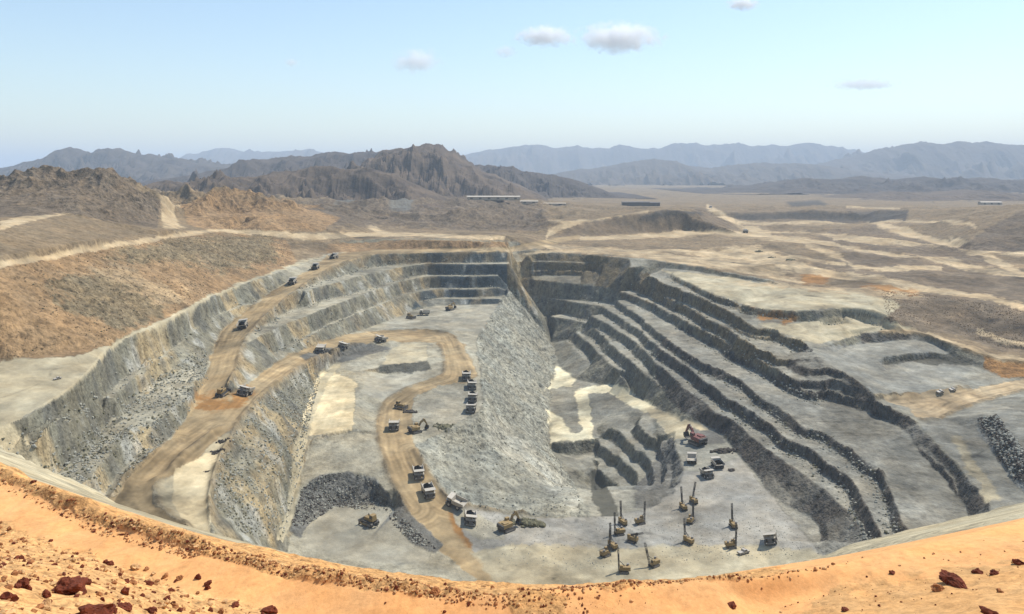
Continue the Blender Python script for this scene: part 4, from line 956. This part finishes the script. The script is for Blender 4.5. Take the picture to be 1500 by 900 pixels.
def make_pickup(name='pickup'):
    t = thing(name, '', 'pickup'); b = MB(); b.prism([(-2.6, 0.5), (-2.6, 1.1), (-0.4, 1.1), (-0.2, 1.75), (0.9, 1.75), (1.4, 1.12), (2.5, 1.0), (2.6, 0.5)], -0.92, 0.92); k = b.build('body', M['white'], t)
    w_ = MB(); w_.prism([(0.98, 1.72), (1.42, 1.16), (1.5, 1.2), (1.03, 1.77)], -0.8, 0.8); w_.box((-0.94, 0.4, 1.45), (0.04, 1.2, 0.45)).box((0.94, 0.4, 1.45), (0.04, 1.2, 0.45)); w_.build('window', M['glass'], k)
    for sx in (-1, 1):
        for y in (-1.6, 1.65): wheel(t, sx*0.85, y, 0.4, 0.28, M['grey'])
    return t
def put(o, u, v, hu, hv, label, half=2.5, sc=1.0):
    p = at(u, v); q = at(hu, hv); settle(o, p, yaw_to(p, q), half); o.scale = (sc,)*3; o['label'] = label; return o

TR_A, TR_B = make_truck(True), make_truck(False)
used = {}
TRUCKS = [  # foot of the truck (photo px), point it drives towards, loaded, label
 (489,379,520,372,1,'haul truck at the very top of the left ramp, just under the far rim road'),
 (462,394.5,489,379,1,'second haul truck down from the top of the left ramp, climbing behind the first'),
 (428,417,462,394,1,'haul truck in the bend half way down the upper left ramp, third from the top'),
 (356,481,372,462,1,'lone haul truck on the middle of the left ramp, above the rusty hairpin'),
 (358,579,335,590,0,'small haul truck on the lower road just right of the rusty hairpin'),
 (470,517,440,537,0,'leftmost of three trucks on the lower road beside the dark rubble bench'),
 (502,507,470,519,0,'middle of the three trucks on the lower road beside the dark rubble bench'),
 (557,500,515,505,0,'rightmost of three trucks on the lower road, left of the pale drilled pad'),
 (622,462,600,462,0,'haul truck on the grey floor under the far dark wall, left of the excavator'),
 (683,555,684,575,1,'topmost haul truck of the queue beside the scree slope at the road bend'),
 (691,569,694,590,1,'second haul truck in the queue beside the scree slope, with a dark load'),
 (692,587,690,605,1,'third haul truck of the queue beside the scree slope'),
 (690,603,684,622,1,'lowest haul truck of the queue beside the scree slope, tail of the line'),
 (577,629,572,670,0,'haul truck alone on the left side of the central road, near the parked dozer'),
 (613,699,620,735,1,'upper truck of the pair coming down the central road below its steep bend'),
 (627,725,640,755,1,'lower truck of the pair coming down the central road below its steep bend'),
 (667,743,640,730,0,'haul truck turning at the foot of the scree, its bed raised to the light'),
 (688,765,692,800,1,'haul truck on the pit floor between the turning truck and the digger'),
 (1130,793,1130,812,0,'haul truck by itself on the right of the pit floor, facing the near rim'),
 (1014,678,1018,655,0,'leftmost of three haul trucks waiting below the dark red shovel'),
 (1051,685,1030,665,1,'rightmost of three haul trucks waiting below the dark red shovel'),
 (1036,699,1060,720,1,'nearest of three haul trucks waiting below the dark red shovel'),
 (1092,341,1050,318,0,'distant haul truck on the pale road junction beyond the right rim'),
]
for u, v, hu, hv, ld, lab in TRUCKS:
    src = TR_A if ld else TR_B
    o = dup(src) if ld in used else src
    used[ld] = 1
    put(o, u, v, hu, hv, lab, 3.0, 0.97 if v < 640 else 0.88)
# diggers and dozers
put(make_excavator('red', 0.9, name='mining_shovel'), 1022, 651, 985, 640, 'big dark red mining shovel digging at the foot of the dark right wall', 3.0, 1.75)
put(make_excavator('yellow', 1.0), 608, 634, 640, 626, 'excavator at the right edge of the central road, arm towards the ring of spoil', 2.5, 1.2)
put(make_excavator('yellow', 0.9), 742, 777, 770, 768, 'excavator loading from the dark spoil pile at the foot of the scree', 2.5, 1.25)
put(make_excavator('yellow', 0.9), 659, 455, 680, 450, 'distant excavator on the grey floor against the dark far wall', 2.5, 1.3)
put(make_dozer(), 543, 769, 520, 760, 'yellow bulldozer alone on the smooth floor of the grey bowl', 2.2, 1.6)
put(dup(bpy.data.objects['bulldozer']), 586, 599, 610, 603, 'bulldozer pushing the small dark heap beside the central road', 2.2, 1.4)
put(dup(bpy.data.objects['bulldozer']), 601, 467, 620, 470, 'bulldozer at the left end of the grey floor under the far wall', 2.2, 1.5)
put(dup(bpy.data.objects['bulldozer']), 325, 579, 345, 572, 'bulldozer in the crook of the rusty hairpin where the two left ramps meet', 2.2, 1.4)
# drill rigs
DR = [make_drill(9.5, 0.0), make_drill(9.0, 0.28), make_drill(8.5, 0, True)]
du = [0, 0, 0]
DRILLS = [(887,815,0,-0.9,9,'drill rig at the left end of the drill group, mast beside its housing'), (897,804,0,0.5,9,'drill rig just up and right of the leftmost one in the drill group'),
 (907,784,0,1.9,9,'drill rig tucked in front of the topmost rig of the left drill cluster'), (912,769,0,0.4,9,'topmost rig of the left drill cluster, nearest the sump'),
 (938,768,0,-1.2,9,'drill rig standing alone right of the left cluster, by the floor edge'), (926,794,2,0.9,9,'drill rig with its mast lowered flat, right of the left cluster'),
 (914,839,0,1.5,9,'nearest drill rig of all, close to the orange rim'), (958,830,1,2.2,9,'small drill rig with a slanted mast right of the nearest one'),
 (1001,747,0,0.2,9,'upright drill rig at the top left of the middle row of rigs'), (1016,738,1,0.3,9,'drill rig with its mast leaning right, top of the middle row'),
 (1012,766,0,-0.6,9,'drill rig half way down the middle row of rigs'), (1008,796,0,0.7,9,'tallest looking drill rig at the bottom of the middle row'),
 (1074,773,0,0.1,9,'upper of the two drill rigs on the right, left of the lone truck'), (1071,803,0,-1.5,9,'lower of the two drill rigs on the right, left of the lone truck')]
for u, v, k, yaw, h_, lab in DRILLS:
    o = dup(DR[k]) if du[k] else DR[k]; du[k] = 1
    p = at(u, v); settle(o, p, yaw, 1.8); o['label'] = lab; o['group'] = 'drill rigs on the pit floor'; o.scale = (1.12,)*3
PK = make_pickup()
for i, (u, v, hu, hv, lab, sc) in enumerate([(1377,576,1400,572,'left one of two parked vehicles on the berm of the shallow right pit',1.15),(1395,573,1420,569,'right one of two parked vehicles on the berm of the shallow right pit',1.15),
    (84,556,110,552,'lone vehicle parked on the pale flat above the left wall',0.65),(1089,812,1110,806,'low vehicle parked between the drill rigs and the near rim',1.2),(1041,305,1060,318,'distant vehicle coming down the pale road on the plain',3.0)]):
    o = PK if i == 0 else dup(PK); put(o, u, v, hu, hv, lab, 1.5, sc); o['group'] = 'light vehicles on the mine site'
# heaps and boulders in and around the pit
def heap(name, cat, u, v, size, sc, mat, lab, n=26, seed=1, group=None):
    p = at(u, v); rr = random.Random(seed); b = MB()
    for i in range(n):
        a = rr.uniform(0, 6.28); r = size*math.sqrt(rr.random()); x, y = p.x+math.cos(a)*r*sc[0], p.y+math.sin(a)*r*sc[1]
        hgt = size*sc[2]*(1-r/size); k = size*rr.uniform(0.10, 0.30)
        zz = gz(x, y)
        b.rock((x-p.x, y-p.y, zz-p.z+hgt*0.6), k, (1, 1, 0.85), 1, 0.4, seed*100+i)
    b.rock((0, 0, 0), size*0.8, (sc[0], sc[1], sc[2]*0.9), 2, 0.35, seed)
    o = b.build(name, mat); o.location = p; tag(o, lab, cat, group); return o
def rock_mat(name, rgb, sp=0.5):
    m, nt, b = new_mat(name); N = NT(nt); tc = N.n('ShaderNodeTexCoord')
    n = N.noise(tc.outputs['Object'], 3.0, 6, 0.7); N.l(N.scale_col_const(rgb, N.ramp(n, 0.3, 0.7, 1-sp, 1+sp)), b.inputs['Base Color']); b.inputs['Roughness'].default_value = 0.95; b.inputs['Specular IOR Level'].default_value = 0.2
    bp = N.n('ShaderNodeBump'); bp.inputs['Strength'].default_value = 0.7; bp.inputs['Distance'].default_value = 0.08; N.l(n, bp.inputs['Height']); N.l(bp.outputs[0], b.inputs['Normal'])
    return m
def _scc(self, rgb, f):
    c = self.n('ShaderNodeCombineXYZ')
    for i in range(3): c.inputs[i].default_value = rgb[i]
    return self.scale_col(c.outputs[0], f)
NT.scale_col_const = _scc
RK = dict(hillstone=rock_mat('brown_hill_stone', (0.17, 0.115, 0.062)), olive=rock_mat('olive_rock', (0.12, 0.11, 0.065)), dark=rock_mat('dark_rock', (0.06, 0.05, 0.04)), grey=rock_mat('grey_rock', (0.27, 0.262, 0.215)), red=rock_mat('rust_red_rock', (0.125, 0.030, 0.013)), brown=rock_mat('orange_brown_rock', (0.30, 0.13, 0.05)), pale=rock_mat('pale_orange_stone', (0.52, 0.31, 0.14)))
heap('spoil_pile', 'rock pile', 772, 768, 8.0, (1.15, 0.5, 0.4), RK['olive'], 'dark olive pile of broken rock beside the digger at the foot of the scree', 34, 3)
heap('spoil_pile', 'rock pile', 600, 604, 4.5, (1.3, 0.8, 0.4), RK['dark'], 'small dark heap in front of the bulldozer beside the central road', 20, 4)
heap('spoil_pile', 'rock pile', 650, 626, 5.0, (1.5, 1.3, 0.25), RK['olive'], 'low broken ring of spoil on the grey flat right of the excavator', 26, 6)
heap('spoil_pile', 'rock pile', 1060, 662, 6.0, (1.6, 0.8, 0.45), RK['dark'], 'blue dark muck pile against the wall behind the red shovel', 26, 8)
heap('boulder', 'boulder', 1072, 690, 3.2, (1, 1, 0.6), RK['dark'], 'dark boulder at the wall foot right of the three waiting trucks', 4, 9)
for i, (u, v, sz, lab) in enumerate([(1111,369,4.5,'left dark mound on the orange ground beyond the right rim'), (1130,378,4.0,'middle of three dark mounds on the orange ground beyond the right rim'), (1157,381,4.5,'right low mound on the orange ground beyond the right rim'), (327,648,3,'dark heap on the berm beside the wide left road, the upper of two'), (320,662,3,'dark heap on the berm beside the wide left road, the lower of two'), (303,692,1.2,'small dark boulder at the top of the yellow sand pad')]):
    heap('mound', 'mound', u, v, sz, (1.4, 0.8, 0.5), RK['olive' if i < 3 else 'dark'], lab, 14, 20+i)
# buildings of the site on the plain
def shed(u, v, w_, d_, h_, wall, roof, lab, yaw=0.0):
    p = at(u, v, 900, 6000); t = thing('site_building', lab, 'building', 'low site buildings on the plain'); t.location = p; t.rotation_euler = (0, 0, yaw)
    MB().box((0, 0, h_/2-1.0), (w_, d_, h_+2)).build('wall', M[wall], t)
    MB().prism([(-d_/2-0.8, h_+0.02), (0, h_+d_*0.09+0.3), (d_/2+0.8, h_+0.02), (0, h_+d_*0.09)], -w_/2-0.8, w_/2+0.8).build('roof', M[roof], t)
    n = max(1, int(w_/18))
    for i in range(n): MB().box((-w_/2+(i+0.5)*w_/n, -d_/2-0.04, h_*0.42), (w_/n*0.3, 0.12, h_*0.6)).build('door', M['darkwall'], t)
    return t
shed(723, 293, 118, 22, 6, 'wall', 'roof', 'long pale roofed building on the plain right of the big hill, the longest one')
shed(741, 286, 62, 18, 5, 'wall', 'roof', 'shorter pale building just behind the longest one')
shed(775, 299, 40, 16, 5, 'wall', 'roof', 'small pale building right of the longest one')
shed(812, 301, 52, 16, 4, 'wall', 'wall', 'low tan building midway between the pale and the dark sheds')
shed(931, 302, 66, 18, 9, 'darkwall', 'darkwall', 'dark shed on the plain at the top of the curving road, the left of two')
shed(957, 302, 30, 16, 8, 'darkwall', 'darkwall', 'smaller dark shed right of the larger dark one')
shed(1450, 300, 60, 18, 7, 'wall', 'roof', 'pale building far right on the plain behind the brown hill')
# ------------------------------------------------------------------ foreground boulders and stones
def fg(u, v): return at(u, v, 22.0, 70.0)
def boulder(u, v, px, mat, lab, sc=(1, 0.9, 0.75), group=None, seed=0, cat='boulder', name='boulder'):
    p = fg(u, v); r = px*p.y/FPX/2
    o = MB().rock((0, 0, r*sc[2]*0.22), r, sc, 4 if px > 25 else 3, 0.46, seed).build(name, RK[mat]); o.location = p; o.rotation_euler = (0, 0, seed*1.7); tag(o, lab, cat, group); return o
BL = [(104,868,54,'red','largest dark red boulder on the gravel mound at the lower left',(1,0.9,0.65)),(140,905,56,'red','wide dark red boulder cut by the bottom edge, below the largest one',(1.1,0.9,0.6)),
 (35,862,26,'red','dark red boulder left of the largest one, tall and narrow',(0.8,0.8,1)),(12,880,24,'red','dark red boulder at the left frame edge',(1,1,0.9)),(65,893,30,'pale','pale orange block between the dark red boulders',(1,0.8,0.7)),
 (182,870,16,'red','small dark red stone standing right of the largest boulder',(0.9,0.8,1)),(180,892,26,'red','dark flat stone right of the wide red boulder',(1.3,0.7,0.6)),(245,880,12,'red','single dark stone lower right of the mound, by the track',(1,1,0.8)),
 (220,897,22,'red','low dark red stone at the bottom edge near the mound foot',(1.2,0.8,0.6)),(343,888,15,'red','dark stone on the track edge right of the mound',(1.3,0.8,0.6)),(393,897,22,'red','dark stone at the bottom edge at the end of the mound',(1.2,0.8,0.7)),
 (1397,855,42,'red','long slab of reddish rock on the right orange bank',(1.5,0.7,0.5)),(1375,865,22,'brown','small broken block at the left foot of the long reddish slab',(1,0.8,0.7)),(1432,840,17,'red','dark stone above and right of the long reddish slab',(1.2,0.8,0.7)),(1457,842,17,'red','dark stone at the right end of the row on the right bank',(1,0.9,0.7)),
 (1492,826,16,'red','dark red stone at the right frame edge high on the bank',(1,0.9,0.8)),(1073,888,15,'red','single dark red stone on smooth orange ground right of centre',(1,0.9,0.8)),(1450,899,22,'red','dark flat stone at the bottom edge on the right',(1.5,0.8,0.5)),
 (1238,895,11,'red','small red stone at the bottom on the right part of the track',(1,0.9,0.7)),(1465,868,12,'brown','brown stone below the row of dark stones on the right bank',(1,1,0.7)),(636,870,17,'brown','orange brown boulder at the inner foot of the rocky berm',(1,0.9,0.8)),(1307,840,9,'red','small dark stone on the right part of the orange bank',(1,1,0.7))]
for i, (u, v, px, mt, lab, sc) in enumerate(BL): boulder(u, v, px, mt, lab, sc, None, i+1)
rr = random.Random(11)
for i in range(48):
    u = rr.uniform(20, 780); v = edge_v(u)+rr.uniform(3, 20 if u < 740 else 9)
    boulder(u, v, rr.uniform(4, 8), rr.choice(['brown', 'red', 'brown', 'pale']), 'rough fist to bucket sized stone in the rocky berm at the track edge', (1, rr.uniform(0.7, 1), rr.uniform(0.6, 0.9)), 'stones along the rocky berm', 100+i, 'stone', 'stone')
for i in range(40):
    u = rr.uniform(0, 330); v = rr.uniform(800+u*0.16, 900)
    boulder(u, v, rr.uniform(6, 15), rr.choice(['red', 'red', 'brown', 'pale']), 'loose angular stone among the gravel of the lower left mound', (1, rr.uniform(0.7, 1), rr.uniform(0.6, 0.9)), 'stones on the lower left mound', 200+i, 'stone', 'stone')
# gravel, nobody could count it
def gravel(n, gen, rmin, rmax, mats, seed, name='gravel', sub=1):
    rr = random.Random(seed); proto = []
    for k in range(10):
        b = MB().rock((0, 0, 0), 1, (1, rr.uniform(0.7, 1), rr.uniform(0.55, 0.85)), max(1, sub), 0.4, seed+k)
        proto.append((np.array([v.co[:] for v in b.bm.verts]), [[v.index for v in f.verts] for f in b.bm.faces])); b.bm.free()
    P = gen(n, seed) if sub == 0 else np.array([gen(rr) for _ in range(n)]); zz = ground_full(P[:, 0], P[:, 1])
    Vv, Ff, Mi = [], [], []; base = 0
    for i in range(n):
        pv_, pf = proto[i % 10]; r = rmin+(rmax-rmin)*rr.random()**3; a = rr.uniform(0, 6.28); ca, sa = math.cos(a), math.sin(a)
        q = pv_*r; q = np.stack([q[:, 0]*ca-q[:, 1]*sa+P[i, 0], q[:, 0]*sa+q[:, 1]*ca+P[i, 1], q[:, 2]+zz[i]+r*0.25], 1)
        Vv.append(q); Ff += [[j+base for j in f] for f in pf]; Mi += [rr.randrange(len(mats))]*len(pf); base += len(pv_)
    me = bpy.data.meshes.new(name); me.from_pydata(np.concatenate(Vv).tolist(), [], Ff)
    for m in mats: me.materials.append(RK[m])
    me.polygons.foreach_set('material_index', np.array(Mi, np.int32)); me.update()
    o = bpy.data.objects.new(name, me); COL.objects.link(o); o['kind'] = 'stuff'; return o
def plane_pt(u, v, D=24.0): y = FPX*D/(v-V0); return ((u-U0)*y/FPX, y)
def g_berm(rr):
    u = rr.triangular(-140, 1300, 300); v = edge_v(u)+(rr.uniform(0, 23) if u < 760 else rr.gauss(3, 3)); return plane_pt(u, v, 23.3)
def g_mound(rr):
    while True:
        x, y = rr.uniform(-60, -8), rr.uniform(18, 56)
        u = U0+FPX*x/y; v = V0+FPX*24/y
        if u < 470 and v > 770+max(0, u)*0.34+rr.gauss(0, 8): return (x, y)
def g_right(rr):
    u = rr.uniform(1100, 1640); v = max(rr.gauss(870-(u-1100)*0.06, 30), edge_v(u)+12); return plane_pt(u, v, 22.5)
def g_mid(rr):
    u = rr.gauss(800, 70); v = rr.gauss(885, 16); return plane_pt(u, max(v, edge_v(u)+6))
gravel(3200, g_berm, 0.025, 0.17, ['brown', 'pale', 'brown', 'pale', 'brown', 'red', 'brown', 'pale'], 21)
gravel(8000, g_mound, 0.025, 0.22, ['pale', 'pale', 'brown', 'brown', 'red'], 22)
gravel(300, g_right, 0.02, 0.11, ['pale', 'brown', 'red'], 23)
gravel(500, g_mid, 0.02, 0.14, ['brown', 'pale', 'red'], 24)
# fallen rock under the faces, on the scree and on the dumped slopes
def g_foot(n, seed):
    r = np.random.RandomState(seed); F = np.array(FOOT); k = r.randint(0, len(F), n)
    d = np.abs(r.randn(n))*3.2-1.0; a = r.randn(n)*5.0
    return np.stack([F[k, 0]+F[k, 2]*d-F[k, 3]*a, F[k, 1]+F[k, 3]*d+F[k, 2]*a], 1)
def g_poly(poly, x0, x1, y0, y1):
    def g(n, seed):
        r = np.random.RandomState(seed); out = []; c = 0
        while c < n:
            x = r.uniform(x0, x1, 20000); y = r.uniform(y0, y1, 20000); z = tin_z(x, y)
            m = pip(U0+FPX*x/y, V0-FPX*z/y, poly) & (fbm(x, y, 25, 2, 77) > r.uniform(-0.7, 0.3, 20000)); out.append(np.stack([x[m], y[m]], 1)); c += int(m.sum())
        return np.concatenate(out)[:n]
    return g
gravel(7000, g_foot, 0.22, 1.25, ['grey', 'grey', 'grey', 'olive'], 31, 'rubble', 0)
gravel(5000, g_poly([(742,430),(757,430),(785,463),(800,487),(815,520),(806,600),(804,650),(830,690),(853,735),(866,757),(790,758),(700,746),(655,730),(626,690),(655,628),(706,598),(703,540),(697,500)], -70, 70, 400, 960), 0.18, 0.75, ['grey', 'grey', 'grey', 'olive'], 32, 'rubble', 0)
gravel(5000, g_poly([(0,395),(130,370),(250,349),(330,341),(420,354),(430,384),(345,414),(245,462),(165,499),(110,518),(0,526)], -420, -190, 380, 1000), 0.2, 0.75, ['hillstone', 'hillstone', 'hillstone', 'olive'], 33, 'rubble', 0)
gravel(2500, g_poly([(425,775),(440,718),(470,697),(510,690),(548,700),(577,746),(640,806),(600,795),(560,750),(490,742),(455,765)], -120, -30, 370, 460), 0.2, 0.8, ['dark', 'grey'], 34, 'rubble', 0)
gravel(2500, g_poly([(1432,615),(1460,608),(1520,690),(1510,720),(1485,705)], 200, 420, 380, 520), 0.3, 1.3, ['dark', 'grey'], 35, 'rubble', 0)
gravel(3000, g_poly([(1290,425),(1370,432),(1500,455),(1600,480),(1600,520),(1470,510),(1400,488),(1300,466)], 330, 620, 560, 860), 0.25, 0.7, ['hillstone'], 36, 'rubble', 0)
gravel(3500, g_poly([(655,740),(760,755),(866,762),(985,722),(1090,700),(1185,770),(1200,815),(740,840)], -60, 190, 330, 460), 0.08, 0.4, ['grey'], 37, 'rubble', 0)
gravel(5000, g_poly([(322,672),(345,632),(375,592),(470,526),(468,560),(455,610),(440,690),(414,790),(330,775),(311,740)], -160, -80, 330, 620), 0.2, 0.95, ['grey', 'grey', 'olive'], 38, 'rubble', 0)
gravel(3500, g_poly([(60,690),(140,610),(245,545),(300,500),(305,560),(260,630),(190,700),(150,740)], -235, -150, 285, 560), 0.2, 1.0, ['grey', 'grey', 'olive'], 39, 'rubble', 0)
# ------------------------------------------------------------------ clouds
def cloud(u, v, wpx, hpx, lab, dens=1.0, seed=1, Y=26000.0):
    c = Vector(((u-U0)*Y/FPX, Y, -(v-V0)*Y/FPX)); sx, sz = wpx*Y/FPX/2, hpx*Y/FPX/2
    bm = bmesh.new(); bmesh.ops.create_icosphere(bm, subdivisions=3, radius=1.0)
    me = bpy.data.meshes.new('cloud'); bm.to_mesh(me); bm.free()
    o = bpy.data.objects.new('cloud', me); COL.objects.link(o); o.location = c; o.scale = (sx, (sx+sz)/2*0.6, sz); tag(o, lab, 'cloud', 'small fair weather clouds')
    m = bpy.data.materials.new('cloud_vapour'); m.use_nodes = True; nt = m.node_tree; nt.nodes.clear(); N = NT(nt)
    out = N.n('ShaderNodeOutputMaterial'); pv = N.n('ShaderNodeVolumePrincipled'); pv.inputs['Color'].default_value = (1, 1, 1, 1); pv.inputs['Anisotropy'].default_value = 0.0
    tc = N.n('ShaderNodeTexCoord'); mp = N.n('ShaderNodeMapping'); mp.inputs['Location'].default_value = (seed*3.1, seed*7.7, seed*1.3); mp.inputs['Scale'].default_value = (sx/sz*0.9, 0.9, 0.9); N.l(tc.outputs['Object'], mp.inputs[0])
    ns = N.noise(mp.outputs[0], 2.0, 7, 0.72)
    ln = N.n('ShaderNodeVectorMath', operation='LENGTH'); N.l(tc.outputs['Object'], ln.inputs[0])
    f = N.math('SUBTRACT', N.math('MULTIPLY_ADD', ns, 1.7, -0.20), N.math('MULTIPLY', ln.outputs['Value'], 0.78))
    d = N.ramp(f, 0.0, 0.60, 0.0, 1.0)
    N.l(N.math('MULTIPLY', d, dens*4.0/sz), pv.inputs['Density']); N.l(pv.outputs[0], out.inputs['Volume'])
    me.materials.append(m); return o
cloud(908, 55, 150, 54, 'largest white cloud, right half of the pair in the upper middle sky', 1.1, 1)
cloud(798, 53, 105, 38, 'white cloud left of the largest one in the upper middle sky', 0.9, 2)
cloud(610, 89, 88, 46, 'wispy cloud alone left of the middle pair', 0.55, 3)
cloud(740, 76, 40, 24, 'tiny faint cloud below the left end of the middle pair', 0.35, 4)
cloud(1088, 6, 60, 24, 'cloud touching the top edge of the sky right of centre', 0.8, 5)
cloud(1265, 124, 120, 22, 'thin flat streak of cloud low in the right sky', 0.30, 6)
cloud(427, 92, 26, 16, 'faintest small cloud in the left sky', 0.3, 7)
# ------------------------------------------------------------------ light, sky, air
w = bpy.data.worlds.new('World'); SC.world = w; w.use_nodes = True
nt = w.node_tree; bg = nt.nodes['Background']
sky = nt.nodes.new('ShaderNodeTexSky'); sky.sky_type = 'NISHITA'; sky.sun_disc = False
sky.sun_elevation = SUN_EL; sky.sun_rotation = SUN_AZ; sky.air_density = 1.25; sky.dust_density = 0.4; sky.ozone_density = 2.0
nt.links.new(sky.outputs[0], bg.inputs[0]); bg.inputs[1].default_value = 0.145
sd = bpy.data.lights.new('sun', 'SUN'); so = bpy.data.objects.new('sun', sd); COL.objects.link(so)
sd.energy = 5.0; sd.angle = R(0.53); sd.color = (1.0, 0.95, 0.86)
sv = Vector((math.sin(SUN_AZ)*math.cos(SUN_EL), math.cos(SUN_AZ)*math.cos(SUN_EL), math.sin(SUN_EL)))
so.rotation_euler = sv.to_track_quat('Z', 'Y').to_euler()
HAZE = True
if HAZE:
    bm = bmesh.new(); bmesh.ops.create_cube(bm, size=1)
    me = bpy.data.meshes.new('haze'); 
    lo, hi = Vector((-34000, -400, -265)), Vector((34000, 34000, 680))
    for vtx in bm.verts: vtx.co = Vector([lo[i]+(vtx.co[i]+0.5)*(hi[i]-lo[i]) for i in range(3)])
    bm.to_mesh(me); bm.free()
    ho = bpy.data.objects.new('haze', me); COL.objects.link(ho); ho['kind'] = 'stuff'
    m = bpy.data.materials.new('haze_air'); m.use_nodes = True; t = m.node_tree; t.nodes.clear()
    o = t.nodes.new('ShaderNodeOutputMaterial'); pv = t.nodes.new('ShaderNodeVolumePrincipled')
    pv.inputs['Color'].default_value = (0.66, 0.79, 0.94, 1); pv.inputs['Density'].default_value = 0.000085; pv.inputs['Anisotropy'].default_value = 0.0
    t.links.new(pv.outputs[0], o.inputs['Volume']); me.materials.append(m)
SC.view_settings.view_transform = 'Standard'; SC.view_settings.look = 'None'; SC.view_settings.exposure = 0.24; SC.view_settings.gamma = 1
SC.view_settings.use_curve_mapping = False
SC.cycles.sampling_pattern = 'BLUE_NOISE'; SC.cycles.max_bounces = 12; SC.cycles.diffuse_bounces = 3; SC.cycles.volume_bounces = 12; SC.cycles.use_denoising = True
